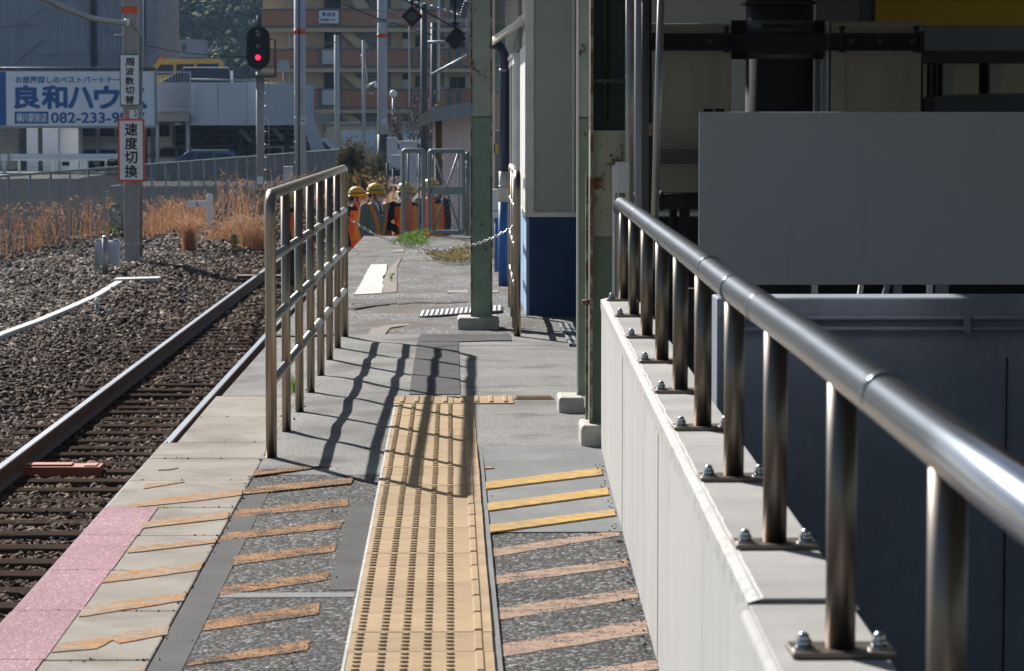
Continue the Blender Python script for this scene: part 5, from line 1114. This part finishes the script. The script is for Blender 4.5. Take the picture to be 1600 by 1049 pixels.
mb = MB(); mb.tube([at(412.5, 118, Y+.2), at(412.5, 300, Y+.2)], .012, 6).tube([at(420, 118, Y+.2), at(420, 300, Y+.2)], .012, 6)
for v in range(126, 300, 20): mb.tube([at(412.5, v, Y+.2), at(420, v, Y+.2)], .012, 6)
build(mb, 'ladder', m_conduit, sg)
mb = MB(); pbox(mb, 402, 276, 411, 288, Y-.03, .1); build(mb, 'label_plate', m_white, sg)
mb = MB(); pbox(mb, 396, 294, 420, 297, Y-.05, .2); build(mb, 'foot_bracket', m_conduit, sg)
# diamond signs hanging over the track
m_redwhite = M('red and white edge', (.55, .05, .04), (.7, .68, .66), 14, lo=.49, hi=.51)
def diamond(u, v, r, Y, lab, edge):
    s = thing('diamond_board', at(u, v+r, Y), lab, 'signal board', 'diamond boards hanging over the track')
    build(MB().prism([at(u, v-r, Y), at(u-r, v, Y), at(u, v+r, Y), at(u+r, v, Y)], (0, .05, 0)), 'board', m_black_matt, s)
    if edge:
        mb = MB(); c = [(u, v-r), (u-r, v), (u, v+r), (u+r, v)]
        for a, b in zip(c, c[1:]+c[:1]):
            for k in range(6): mb.bar(at(a[0]+(b[0]-a[0])*(k+.1)/6, a[1]+(b[1]-a[1])*(k+.1)/6, Y-.01), at(a[0]+(b[0]-a[0])*(k+.55)/6, a[1]+(b[1]-a[1])*(k+.55)/6, Y-.01), .035, .03)
        build(mb, 'dashed_edge', m_redborder, s); p = at(u, v, Y-.012); build(MB().tube([(p.x, Y-.02, p.z), (p.x, Y, p.z)], .13, 18), 'centre_disc', M('dull reflector', (.06, .055, .05), rough=.4), s)
        build(MB().tube([at(u, v-r, Y+.03), at(u, -60, Y+.03)], .04, 6), 'hanger', m_black, s)
    else:
        mb = MB(); pbox(mb, u-5, v-r-11, u+5, v-r-6, Y, .05); pbox(mb, u-1.5, v-r-6, u+1.5, v-r+6, Y, .05); mb.tube([at(u, v-r-10, Y), at(u, -60, Y)], .03, 6); build(mb, 'hanger', m_black, s)
        mb = MB(); mb.prism([at(u-17, v+3, Y+.06), at(u-5, v-14, Y+.06), at(u+4, v-19, Y+.06), at(u+11, v-13, Y+.06), at(u+17, v, Y+.06)], (0, .05, 0)); build(mb, 'back_shell', m_black, s)
diamond(644, 26, 17.5, 88, 'black diamond board with a red and white dashed edge and a round centre', True)
diamond(711, 62, 16.5, 80, 'plain black diamond board on a short bracket beside the green column', False)
ga = thing('wire_gantry', at(660, 32, 108), 'pale steel arm with stays carrying the overhead wires across the track', 'gantry arm')
mb = MB(); mb.bar(at(586, 33, 109.5), at(800, 31, 109.5), .12, .12); pbox(mb, 586, 29, 608, 35, 109.4, .25); build(mb, 'main_arm', m_galv, ga)
mb = MB(); mb.tube([at(658, 67, 100), at(735, 64, 100)], .05, 8); mb.tube([at(673, 118, 100), at(712, 97, 100), at(740, 82, 100)], .05, 8); mb.tube([at(730, -20, 100), at(731, 90, 100)], .05, 8); build(mb, 'stay', m_galv, ga)
mb = MB()
for k in range(6): mb.tube([at(722+k*1.4, 27-k*4.2, 100), at(723+k*1.4, 24.6-k*4.2, 100)], .12, 10)
build(mb, 'insulator', m_darkpole, ga)
def wire(pts, r, lab, m_=m_black, beads=None, name='overhead_wire'):
    P_ = [at(*p) for p in pts]; mb = MB(); full = []
    for a, b in zip(P_[:-1], P_[1:]):
        for k in range(6): t = k/6; full.append(a.lerp(b, t)+Vector((0, 0, -.02*4*t*(1-t)*(b-a).length*.2)))
    full.append(P_[-1]); mb.tube(full, r, 6)
    if beads:
        n = beads
        for i in range(n):
            t = i/(n-1)*(len(full)-1); k = min(int(t), len(full)-2); mb.ball(full[k].lerp(full[k+1], t-k), r*1.8, 6, 5)
    return build(mb, name, m_, label=lab, cat='wire', group='wires over the track')
wire([(40, -12, 40), (74, 0, 44), (110, 16, 48), (150, 30, 52), (196, 36, 55.9)], .026, 'thick twisted cable coming down from the left edge to the sign pole', m_wire, 90)
wire([(510, -6, 105), (588, 28, 109), (700, 62, 112)], .022, 'thin wire from the top edge past the pale pole towards the hut')
wire([(590, 16, 108), (612, 18, 108), (628, 26, 108), (680, 46, 108)], .025, 'pale wire with a bend leaving the banded pole', m_galv)
wire([(640, 2, 100), (672, 9, 100), (700, 18, 100), (725, 27, 100)], .03, 'pale beaded wire between the dark poles and the insulator', m_conduit, 9)
wire([(618, -8, 96), (660, 14, 98), (690, 32, 100), (740, 60, 104)], .03, 'dark wire passing behind the dashed diamond board')
wire([(400, 82, 118), (470, 74, 124), (525, 66, 130)], .02, 'thin wire from the signal to the shorter concrete pole')
wire([(230, 72, 118), (300, 84, 122), (400, 90, 124)], .02, 'thin wire crossing in front of the wooded hill')
wire([(639, 42, 104), (639.5, 168, 104)], .03, 'thin pale vertical rod below the dashed diamond board', m_pipe_white)
wire([(686, -20, 104), (685, 160, 104)], .05, 'thin beige vertical rod right of the dark poles', m_pipe_white)
sl_ = thing('globe_lamp', (px(615, 125), 125, -1.3), 'street lamp with a round white globe beside the bare tree', 'street lamp')
p = at(614.5, 147, 125); build(MB().ball(p, .16, 16, 12), 'globe', m_white, sl_); build(MB().tube([(p.x, 125, p.z-.16), (p.x, 125, -1.4)], .05, 8), 'post', m_conduit, sl_)
# cabinets
for u0, v0, u1, v1, Y, lab in ((604.5, 217, 620, 255, 98, 'tall pale cabinet between the tagged pole and the bare tree'), (625, 222, 651, 300, 90, 'big pale blue cabinet behind the narrow gate leaf'), (611, 244, 633, 262, 84, 'small pale cabinet on a post left of the gate'), (443, 262, 456, 300, 90, 'pale grey cabinet beside the tall banded pole')):
    c = thing('cabinet', at((u0+u1)/2, v1, Y), lab, 'cabinet', 'pale cabinets by the track'); zb = pz(v1, Y)
    mb = MB(); pbox(mb, u0, v0, u1, v1, Y, .4); build(mb, 'casing', m_cabinet, c, bevel=.01); mb = MB(); pbox(mb, u0-.5, v0-1.5, u1+.5, v0-.1, Y-.03, .46); build(mb, 'cap', m_trim, c)
    if zb > -1.1: build(MB().tube([at((u0+u1)/2-7, v1, Y+.2), (px((u0+u1)/2-7, Y), Y+.2, -1.4)], .04, 8), 'stand', m_darkpole, c)

# ================================================================== car park, deck, vehicles
mb = MB(); fp_ = [fpos(0), fpos(1)]
def lotx(y): return FA.x-.08+(y-46)*(FB.x-FA.x)/70 if y < 116 else -4.3+(y-116)*.4
def lotz(x, y): return -1.22-.46*smooth(-16.3, -14.2, x)*smooth(120, 132, y)
NX, NY = 60, 64; vs = []
for j in range(NY+1):
    y = 40+4*j; xr = min(lotx(y), 30)
    vs += [(x, y, lotz(x, y)) for x in [-80+(xr+80)*(i/NX)**.6 for i in range(NX+1)]]
mb.add(vs, [(j*(NX+1)+i, j*(NX+1)+i+1, (j+1)*(NX+1)+i+1, (j+1)*(NX+1)+i) for j in range(NY) for i in range(NX)], 0, True)
structure(mb, 'parking_lot', m_lot)
structure(MB().box(-60, -16.6, 134, 165, -1.5, -1.2), 'sunlit_lot_strip', m_lotlit)  # pale slab stands for the sunlit strip across the lot
gr = thing('guard_rail', (px(100, 150), 150, -1.2), 'white crash barrier on posts in front of the sheds and the billboard', 'guard rail'); Y = 150
a, b = at(16, 246, Y), at(190, 246, Y); mb = MB()
prof = [(-.17, 0), (-.10, -.07), (-.04, -.07), (0, -.02), (.04, -.07), (.10, -.07), (.17, 0), (.17, .02), (-.17, .02)]
mb.add([(x, Y+q, a.z+p) for x in (a.x, b.x) for p, q in prof], [tuple(range(9)), tuple(range(17, 8, -1))] + [(i, 9+i, 9+(i+1) % 9, (i+1) % 9) for i in range(9)])
build(mb, 'beam', m_white, gr)
for u in (29, 82, 126, 165): build(MB().tube([(px(u, Y), Y+.08, -1.3), (px(u, Y), Y+.08, a.z+.1)], .06, 8), 'post', m_white, gr)
b2 = thing('bollard', (px(7, 148), 148, -1.22), 'short white post at the left end of the crash barrier', 'bollard'); mb = MB(); mb.tube([(px(6, 148), 148, -1.3), (px(6, 148), 148, pz(244, 148))], .09, 10); build(mb, 'post', m_white, b2); mb = MB(); pbox(mb, 1, 241, 11, 252, 147.8, .3); build(mb, 'reflector_box', m_white, b2, bevel=.02)
for u0, v0, u1, v1, Y, m_, lab, d in ((42, 203, 90, 262, 156, m_cabinet, 'grey ribbed shed under the billboard', 3), (90, 200, 122, 262, 157, m_white, 'white shed between the grey shed and the bus', 2), (-40, 200, 30, 262, 160, m_pipe_white, 'beige shed at the left edge under the billboard', 4), (125, 246, 136, 266, 151, m_white, 'small white cabinet behind the crash barrier', .5)):
    s = thing('shed', at((u0+u1)/2, v1, Y), lab, 'shed', 'sheds under the billboard'); mb = MB(); pbox(mb, u0, v0, u1, 276, Y, d); build(mb, 'wall', m_, s)
    mb = MB(); pbox(mb, u0-1, v0-2, u1+1, v0-.2, Y-.1, d+.2); build(mb, 'roof', m_trim, s)
    if u0 == 42:
        mb = MB()
        for i in range(22): pbox(mb, u0+1+i*2.1, v0+1, u0+2+i*2.1, 262, Y-.04, .04)
        build(mb, 'ribs', m_cabinet, s); mb = MB(); pbox(mb, 30, 203, 41.5, 276, Y, 3); build(mb, 'dark_end', m_corrback, s)
    if u0 == 90: mb = MB(); pbox(mb, 97, 253, 108, 259, Y-.04, .04); build(mb, 'vent', m_black, s)
# billboard
bb = thing('billboard', at(120, 200, 152), 'wide white billboard with blue lettering and a telephone number on the left', 'billboard'); Y = 152
mb = MB(); pbox(mb, -80, 112, 243, 198, Y, .25); build(mb, 'panel', m_board, bb); mb = MB(); pbox(mb, -80, 112.5, 9, 196.5, Y-.012, .012); build(mb, 'blue_field', m_inkblue, bb)
mb = MB(); pbox(mb, -80, 197, 243.5, 200.5, Y-.03, .3); pbox(mb, 241.5, 111, 244, 197, Y-.03, .3); mb2 = mb; build(mb, 'frame', m_corrside, bb)
mb = MB(); mb.tube([at(-80, 107, Y), at(243, 107, Y)], .06, 8).tube([at(-80, 109.5, Y+.2), at(243, 109.5, Y+.2)], .06, 8); build(mb, 'top_rail', m_darkpole, bb)
textmesh('お部屋探しのベストパートナー', (24.5, 119.5, 187, 130.5), Y-.013, m_inkblue, 'slogan', bb, .018)
for ch, rc in zip('良和ハウス', ((23, 134, 62, 169.5), (66, 134.5, 104, 169.5), (107, 137, 145, 169), (148, 135.5, 186, 169.5), (190, 138, 229, 169.5))): textmesh(ch, rc, Y-.013, m_inkblue, 'shop_name', bb, .045)
mb = MB(); pbox(mb, 23, 174.5, 75.5, 193.5, Y-.010, .010); pl = build(mb, 'blue_plate', m_inkblue, bb); textmesh('横川駅前店', (26, 177, 73, 191), Y-.013, m_board, 'lettering', pl, .014)
textmesh('082-233-9997', (80, 176, 226, 192.5), Y-.013, m_inkblue, 'telephone_number', bb, .03)
for u in (-40, 60, 150, 236): mb = MB(); pbox(mb, u, 200, u+5, 276, Y+.3, .3); build(mb, 'support', m_darkpole, bb)
# parking deck
dk = thing('parking_deck', (px(370, 158), 158, -1.2), 'two storey parking deck with pale parapet panels and a ramp end', 'parking deck'); Y = 156
mb = MB(); pbox(mb, 298, 129, 404, 196, Y, .15); build(mb, 'parapet_panel', m_deckpanel, dk)
mb = MB(); pbox(mb, 404.5, 133, 490, 195.5, Y-1.5, .15); build(mb, 'parapet_panel', m_deckpanel, dk)
mb = MB(); mb.prism([at(477, 149, Y-2), at(478, 206, Y-2), at(493, 262, Y-2), at(508, 262, Y-2), at(508, 236, Y-2)], (0, .15, 0)); build(mb, 'ramp_side', m_deckpanel, dk)
mb = MB()
for u in (340, 385): pbox(mb, u, 129.5, u+1, 195.5, Y-.012, .01)
build(mb, 'panel_joint', m_corrside, dk)
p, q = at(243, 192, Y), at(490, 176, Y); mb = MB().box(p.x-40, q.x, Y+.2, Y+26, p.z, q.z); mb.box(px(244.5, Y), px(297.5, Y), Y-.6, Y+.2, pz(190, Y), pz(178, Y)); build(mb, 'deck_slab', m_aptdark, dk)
mb = MB()
for v in (113, 171): mb.bar(at(245, v, Y-.5), at(297, v, Y-.5), .08, .08)
mb.bar(at(297, 112, Y-.5), at(297, 176, Y-.5), .09, .09)
for i in range(11): mb.bar(at(246+i*4.6, 113, Y-.5), at(246+i*4.6, 171, Y-.5), .03, .03)
mb.tube([at(298, 124, Y), at(398, 126, Y)], .04, 6).tube([at(404, 131, Y-1.4), at(460, 131, Y-1.4)], .04, 6); build(mb, 'balustrade', m_corrside, dk)
mb = MB(); pbox(mb, 246, 129, 296, 176, Y+.1, .08); build(mb, 'parapet_panel', m_corrside, dk)
for u, w_, yy in ((244, 4, 0), (291, 5, 0), (366, 8, 4), (379, 7, 9), (395, 8, 2), (445, 7, 3), (256, 6, 9), (310, 6, 14)):
    mb = MB(); pbox(mb, u, 190, u+w_, 285, Y+yy, .35); build(mb, 'support', m_corrback if yy else m_corrside, dk)
for q in (((375, 203), (393, 222)), ((427, 200), (442, 218))): build(MB().bar(at(*q[0], Y+3), at(*q[1], Y+3), .2, .2), 'brace', m_corrside, dk)
mb = MB(); pbox(mb, 240, 196, 480, 290, Y+26, .3); bw = build(mb, 'back_wall', m_corrback, dk); mb = MB()  # near-black wall colour stands for the shade under the deck slab
for v in range(200, 250, 9): pbox(mb, 240, v, 480, v+2.5, Y+25.8, .2)
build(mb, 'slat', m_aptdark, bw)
def vehicle(name, cat, lab, L, W, low, cab, wins, mats, loc, yaw, wheels, inset=.09, extra=()):
    """low, cab: side outlines (x, z); wins: glazed outlines on both flanks"""
    r = thing(name, (0, 0, 0), lab, cat); h = W/2
    build(MB().prism([(x, -h, z) for x, z in low], (0, W, 0)), 'body', mats[0], r, bevel=.05, seg=3)
    hc = h-inset; n = len(cab); mb = MB(); zb, zt = min(z for _, z in cab), max(z for _, z in cab)
    wv = lambda z: h-.02-(inset+.06)*(z-zb)/(zt-zb)
    mb.add([(x, -wv(z), z) for x, z in cab] + [(x, wv(z), z) for x, z in cab], [tuple(range(n)), tuple(range(2*n-1, n-1, -1))] + [(i, n+i, n+(i+1) % n, (i+1) % n) for i in range(n)]); build(mb, 'cabin', mats[0], r, bevel=.04, seg=3)
    for wn in wins:
        for s in (-1, 1):
            k = len(wn); mb = MB(); mb.add([(x, s*(wv(z)+.004), z) for x, z in wn] + [(x, s*(wv(z)-.03), z) for x, z in wn], [tuple(range(k)), tuple(range(2*k-1, k-1, -1))] + [(i, k+i, k+(i+1) % k, (i+1) % k) for i in range(k)]); build(mb, 'window', m_glass, r)
    for x in wheels:
        for s in (-1, 1):
            t = build(MB().tube([(x, s*(h-.2), .31), (x, s*(h+.01), .31)], .31, 20), 'wheel', m_tyre, r); build(MB().tube([(x, s*(h-.02), .31), (x, s*(h+.02), .31)], .19, 16), 'rim', m_rim, t)
    for nm, m_, boxes in extra:
        mb = MB()
        for bx in boxes: mb.box(*bx)
        build(mb, nm, m_, r)
    r.location = loc; r.rotation_euler.z = yaw; return r
zd_ = pz(176, 156)
vehicle('van', 'van', 'yellow van with a roof lamp parked on the parking deck', 4.6, 1.75, [(-2.3, .3), (-2.3, 1.0), (2.2, 1.0), (2.3, .8), (2.3, .3)], [(-2.28, .98), (-2.2, 1.75), (-2.05, 1.98), (1.3, 1.98), (1.95, 1.05), (1.95, .98)],
        [[(-2.0, 1.12), (-1.95, 1.72), (-.75, 1.72), (-.75, 1.12)], [(-.62, 1.12), (-.62, 1.70), (.35, 1.70), (.35, 1.12)], [(.5, 1.12), (.5, 1.68), (1.2, 1.68), (1.62, 1.12)]], (m_van,), (px(288, 165), 165, 2.72), R(180), (-1.45, 1.45),
        extra=(('roof_lamp', m_redborder, [(1.0, 1.25, -.3, .3, 1.99, 2.12)]), ('tail_lamp', m_redborder, [(-2.33, -2.28, -.8, -.7, 1.0, 1.6), (-2.33, -2.28, .7, .8, 1.0, 1.6)])))
vehicle('minivan', 'minivan', 'black minivan with a silver roof edge parked before the yellow van on the deck', 4.7, 1.75, [(-2.3, .3), (-2.35, .95), (1.6, .98), (2.25, .8), (2.3, .3)], [(-2.25, .93), (-2.1, 1.72), (.2, 1.75), (1.5, .98), (1.5, .93)],
        [[(-2.05, 1.05), (-1.95, 1.62), (-1.1, 1.64), (-1.1, 1.05)], [(-1.0, 1.05), (-1.0, 1.64), (-.1, 1.64), (-.1, 1.05)], [(0, 1.05), (0, 1.63), (.25, 1.62), (1.15, 1.05)]], (m_carblack,), (px(297, 160), 160, 2.38), R(180), (-1.4, 1.4),
        extra=(('roof_edge', m_white, [(-2.05, .3, -.68, .68, 1.755, 1.80)]), ('rear_pillar', m_white, [(-2.33, -2.2, .6, .8, 1.0, 1.6)])))
vehicle('estate_car', 'car', 'blue estate car with roof bars parked under the deck behind the fence', 4.5, 1.75, [(-2.2, .3), (-2.25, .9), (1.3, .95), (2.15, .75), (2.2, .3)], [(-2.15, .9), (-1.9, 1.5), (.3, 1.55), (1.25, .95), (1.25, .9)],
        [[(-1.95, 1.0), (-1.75, 1.42), (-1.0, 1.44), (-1.0, 1.0)], [(-.9, 1.0), (-.9, 1.45), (-.1, 1.46), (-.1, 1.0)], [(0, 1.0), (0, 1.46), (.3, 1.45), (.95, 1.0)]], (m_carblue,), (px(306, 150), 150, -1.68), R(180), (-1.35, 1.35), extra=(('roof_bar', m_rim, [(-1.6, .2, -.6, -.56, 1.56, 1.62), (-1.6, .2, .56, .6, 1.56, 1.62)]),))
vehicle('sedan', 'car', 'silver car in the shade under the deck left of the blue estate car', 4.3, 1.7, [(-2.1, .3), (-2.15, .85), (1.4, .9), (2.05, .7), (2.1, .3)], [(-1.9, .85), (-1.3, 1.42), (.3, 1.45), (1.2, .9), (1.2, .85)], [[(-1.6, .95), (-1.2, 1.34), (-.5, 1.36), (-.5, .95)], [(-.4, .95), (-.4, 1.36), (.25, 1.36), (.9, .95)]], (m_rim,), (px(262, 163), 163, -1.5), R(185), (-1.3, 1.3))
vehicle('small_car', 'car', 'white small car under the far end of the deck near the ramp', 3.6, 1.6, [(-1.7, .3), (-1.75, .95), (1.2, .95), (1.7, .8), (1.75, .3)], [(-1.7, .9), (-1.5, 1.6), (.5, 1.62), (1.2, .95), (1.2, .9)], [[(-1.5, 1.0), (-1.4, 1.5), (-.5, 1.52), (-.5, 1.0)], [(-.4, 1.0), (-.4, 1.52), (.45, 1.52), (.95, 1.0)]], (m_carwhite,), (px(430, 168), 168, -1.68), R(180), (-1.15, 1.15))
# bus
bs = vehicle('bus', 'bus', 'white bus with a blue stripe standing behind the white shed', 5.6, 2.2, [(-2.8, .35), (-2.8, 1.45), (2.4, 1.45), (2.4, .35)], [(-2.8, 1.44), (-2.8, 2.5), (-2.7, 2.6), (2.3, 2.6), (2.4, 2.5), (2.4, 1.44)],
    [[(-2.6+1.0*i, 1.7), (-2.6+1.0*i, 2.35), (-1.72+1.0*i, 2.35), (-1.72+1.0*i, 1.7)] for i in range(5)], (m_carwhite,), (px(122, 165)+2.8, 165, -1.2), 0, (-1.7, 1.5), .03,
    (('blue_stripe', m_inkblue, [(-2.803, -.6, -1.107, 1.107, .72, 1.0)]), ('door', m_darkpole, [(-.5, .3, -1.108, -1.05, .45, 2.35)])))
for u, v, Y, lab in ((509, 236, 185, 'white truck cab standing behind the ramp end of the deck'), (631, 236, 170, 'white van behind the bare tree and the pale cabinets')):
    vehicle('truck', 'truck', lab, 4.4, 1.8, [(-2.1, .35), (-2.1, 1.1), (2.0, 1.1), (2.1, .35)], [(-2.1, 1.08), (-2.05, 1.9), (1.2, 1.95), (1.95, 1.1), (1.95, 1.08)], [[(-.2, 1.15), (-.2, 1.75), (.9, 1.75), (1.5, 1.15)], [(-1.7, 1.15), (-1.7, 1.75), (-.4, 1.75), (-.4, 1.15)]], (m_carwhite,), (px(u, Y)-(1.2 if u < 600 else 0), Y, -1.68), R(20 if u < 600 else 60), (-1.3, 1.3))
cm = thing('convex_mirror', (px(443, 157), 157, zd_), 'round traffic mirror on a post rising from the deck', 'mirror'); p = at(443, 103, 157)
build(MB().tube([(p.x, 157, p.z), (p.x, 157.1, p.z)], .33, 20).ball((p.x, 157.1, p.z), (.33, .12, .33), 16, 8), 'dish', m_corrside, cm); build(MB().tube([(p.x, 157.15, p.z), (p.x, 157.15, zd_-.1)], .05, 8), 'post', m_corrside, cm)
bk = thing('bicycle', (px(182, 149), 149, -1.22), 'dark bicycle leaning behind the lower upright sign', 'bicycle')
for u in (176, 200):
    c = at(u, 264, 149); build(MB().tube([(c.x+.33*math.cos(a), 149, -1.22+.35+.33*math.sin(a)) for a in [2*math.pi*i/24 for i in range(24)]], .025, 6, closed=True), 'wheel', m_tyre, bk)
a, b = at(176, 264, 149).x, at(200, 264, 149).x; build(MB().tube([(a, 149, -.87), (a+.3, 149, -.45), (b-.1, 149, -.42), (b, 149, -.87)], .025, 6).tube([(a+.3, 149, -.45), (a+.4, 149, -.87), (b-.1, 149, -.42)], .025, 6), 'frame', m_black, bk)

# ================================================================== buildings behind
cb = thing('clad_building', (px(100, 200), 200, -1.2), 'tall grey building with close vertical fins and stairs behind them on the left', 'building'); Y = 200
mb = MB(); pbox(mb, -300, -300, 213, 200, Y+2.5, 14); build(mb, 'wall', m_corrback, cb)
mb = MB(); pbox(mb, 213.5, -300, 243, 200, Y+.1, 16); build(mb, 'side_wall', m_corrside, cb)
mb = MB(); 
for i in range(36): u = -6+i*6.15; pbox(mb, u, -60, u+3.2, 200, Y, .12)
build(mb, 'fin_screen', m_corr, cb)
for a, b in (((0, 40), (60, 38)), ((70, 10), (30, 40)), ((60, 85), (145, 81)), ((150, 40), (195, 55)), ((150, 80), (195, 98)), ((120, 0), (150, 2)), ((70, 60), (20, 100))): build(MB().bar(at(*a, Y-.1), at(*b, Y-.1), .08, .1), 'stair_flight', m_corrside, cb)
mb = MB(); pbox(mb, 142, 0, 150, 112, Y-.15, .14); build(mb, 'dark_pier', m_corrback, cb)
ap = thing('apartment_block', (px(570, 224), 226, -1.2), 'beige apartment block with brick faced balconies and outside stairs', 'building'); Y = 224
mb = MB(); pbox(mb, 412, -200, 840, 262, Y+1.6, 12); build(mb, 'wall', m_aptbeige, ap)
bands = [(-47, -24), (17, 40), (79, 103), (142, 167)]
for v0, v1 in bands:
    for u0, u1 in ((409, 497), (533, 640), (645, 700), (706, 840)):
        mb = MB(); pbox(mb, u0, v0, u1, v1, Y, .25); f = build(mb, 'balcony_face', m_brick, ap)
        mb = MB(); pbox(mb, u0-1, v0-3, u1+1, v0-.1, Y-.06, .4); pbox(mb, u0-1, v1+.1, u1+1, v1+3.5, Y-.06, .4); build(mb, 'trim', m_aptgrey, f)
    mb = MB(); pbox(mb, 408, v1+4, 840, v1+10, Y+.05, 1.6); build(mb, 'slab', m_aptbeige, ap)
    mb = MB()
    for u0, u1 in ((497, 503.5), (526.5, 533), (640, 645), (700, 706)): mb = MB(); pbox(mb, u0+.2, v0-4, u1-.2, v1+3.6, Y-.1, .5); build(mb, 'pier', m_aptgrey, ap)
    mb = MB(); pbox(mb, 497, v0-4, 533, v0-1.5, Y-.12, .3); build(mb, 'lintel', m_aptgrey, ap)
    mb = MB(); pbox(mb, 503.5, v0-.5, 526.5, v1-3, Y-.05, .1); pb2 = build(mb, 'white_panel', m_cabinet, ap)
    for u in (652, 712):
        mb = MB(); pbox(mb, u, v0+2, u+9, v1-1, Y-.05, .04); build(mb, 'vent_panel', m_aptgrey, ap)
for v0, v1 in ((-24, 17), (50, 76), (114, 139), (178, 205)):
    mb = MB(); pbox(mb, 507, v0-2, 532, v1, Y+1.4, .15); build(mb, 'dark_opening', m_corrback, ap)
    mb = MB(); mb.prism([at(530, v0-1, Y+.9), at(548, v0-1, Y+.9), at(585, v1+4, Y+.9), at(562, v1+4, Y+.9)], (0, .2, 0)); build(mb, 'stair', m_aptbeige, ap)
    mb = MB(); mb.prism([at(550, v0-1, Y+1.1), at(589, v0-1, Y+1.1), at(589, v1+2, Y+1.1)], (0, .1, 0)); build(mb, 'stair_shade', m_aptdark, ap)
    for u0, u1, w0, w1, m_ in ((606, 611, 0, .9, m_aptdark), (629, 638, .0, .42, m_corrback), (630, 637, .45, 1, m_cabinet), (649, 656, .2, .9, m_corrback), (686, 694, -.2, .9, m_aptdark), (703, 714, .25, .95, m_corrback), (715, 727, .25, .95, m_corrback), (745, 760, .2, .95, m_corrback)):
        mb = MB(); pbox(mb, u0, v0+(v1-v0)*w0, u1, v0+(v1-v0)*w1, Y+1.5, .12); wn = build(mb, 'door' if m_ == m_cabinet else 'window', m_, ap)
    mb = MB(); mb.bar(at(452, v0, Y+.6), at(452, v1, Y+.6), .12, .12); build(mb, 'downpipe', m_cabinet, ap)
mb = MB(); pbox(mb, 500, 20, 525, 22, Y, .1)
sn = thing('name_board', at(513, 36, Y-.2), 'white name board with dark blue lettering on the apartment balcony', 'sign'); mb = MB(); pbox(mb, 498.5, 17, 529, 36.5, Y-.25, .1); build(mb, 'board', m_white, sn)
textmesh('育成会', (503, 19.5, 524.5, 26), Y-.256, m_inkblue, 'lettering', sn, .03); textmesh('総合福祉センター', (501, 29, 526.5, 33.5), Y-.256, m_inkblue, 'lettering', sn, .03)
lb = thing('low_building', at(590, 225, 205), 'long low beige building at the foot of the apartment block', 'building'); mb = MB(); pbox(mb, 509, 196, 660, 270, 205, 6); build(mb, 'wall', m_aptbeige, lb); mb = MB(); pbox(mb, 507, 192, 662, 196, 204.8, 6.4); build(mb, 'roof_edge', m_corrside, lb); mb = MB(); pbox(mb, 533, 204, 660, 232, 204.9, .1); build(mb, 'pale_panel', m_board, lb)
# wooded hill
def hz(x, y): return -2 + max(0, (y-430))*.30 + 5*mn.noise((x*.02, y*.02, 0)) + .05*max(0, x+30)
mb = MB(); NX, NY = 40, 40
mb.add([(x, y, hz(x, y)) for y in [420+18*j for j in range(NY+1)] for x in [-260+12*i for i in range(NX+1)]], [(j*(NX+1)+i, j*(NX+1)+i+1, (j+1)*(NX+1)+i+1, (j+1)*(NX+1)+i) for j in range(NY) for i in range(NX)], 0, True)
structure(mb, 'hill', m_hill)
rs = np.random.RandomState(11); cs = []
for y in np.arange(436, 640, 4.0):
    for x in np.arange(-.15*y-8, -.04*y+14, 4.2):
        cs.append((x+rs.uniform(-1.6, 1.6), y+rs.uniform(-1.6, 1.6), rs.uniform(2.2, 4.2)))
cs = np.array(cs); nl = 170; n = len(cs)
cz = np.array([hz(a, b) for a, b in cs[:, :2]]); d = rs.normal(size=(n, nl, 3)); d /= np.linalg.norm(d, axis=2, keepdims=True); d[:, :, 2] = np.abs(d[:, :, 2])*1.1-.15
lumps = 1+.28*np.sin(d[:, :, 0]*5+cs[:, None, 0])*np.sin(d[:, :, 1]*5+cs[:, None, 1])+.2*np.sin(d[:, :, 2]*9+cs[:, None, 0]*3)
c = np.stack([cs[:, 0], cs[:, 1], cz+cs[:, 2]*.7], 1)[:, None, :] + d*cs[:, 2][:, None, None]*lumps[:, :, None]*rs.uniform(.75, 1.05, (n, nl, 1))
t1 = rs.normal(size=(n, nl, 3)); t1 -= d*(t1*d).sum(2, keepdims=True)*.7; t1 /= np.linalg.norm(t1, axis=2, keepdims=True); t2 = np.cross(d, t1); s = rs.uniform(.35, .75, (n, nl, 1))
V = np.stack([c-t1*s, c-t2*s*.6, c+t1*s, c+t2*s*.6], 2).reshape(-1, 3); me = mesh_arrays('forest', V, np.arange(len(V)).reshape(-1, 4), [m_forest]); o = bpy.data.objects.new('forest', me); COL.objects.link(o); tag(o, 'dense evergreen wood covering the hazy hillside', 'wood', kind='stuff')
hh = thing('hillside_house', (px(285, 440), 440, 0), 'grey flat house half hidden on the wooded hillside', 'house'); mb = MB(); pbox(mb, 243, 38, 272, 72, 428, 8); pbox(mb, 243, 62, 318, 90, 426, 8); build(mb, 'wall', m_palegrey, hh)
mb = MB(); pbox(mb, 253, 44, 258, 53, 427.8, .2); pbox(mb, 285, 70, 290, 80, 425.8, .2); build(mb, 'window', m_corrback, hh)

# ================================================================== the air: far things fade to blue
hzm = bpy.data.materials.new('air'); hzm.use_nodes = True; nt = hzm.node_tree; nt.nodes.clear()
pv = nt.nodes.new('ShaderNodeVolumePrincipled'); pv.inputs['Color'].default_value = (.42, .66, 1, 1); pv.inputs['Density'].default_value = .00012; pv.inputs['Anisotropy'].default_value = .2
om = nt.nodes.new('ShaderNodeOutputMaterial'); nt.links.new(pv.outputs[0], om.inputs['Volume'])
if HAZE:
    structure(MB().box(-330, 320, -220, 1250, -2.8, 260), 'haze', hzm)['kind'] = 'stuff'
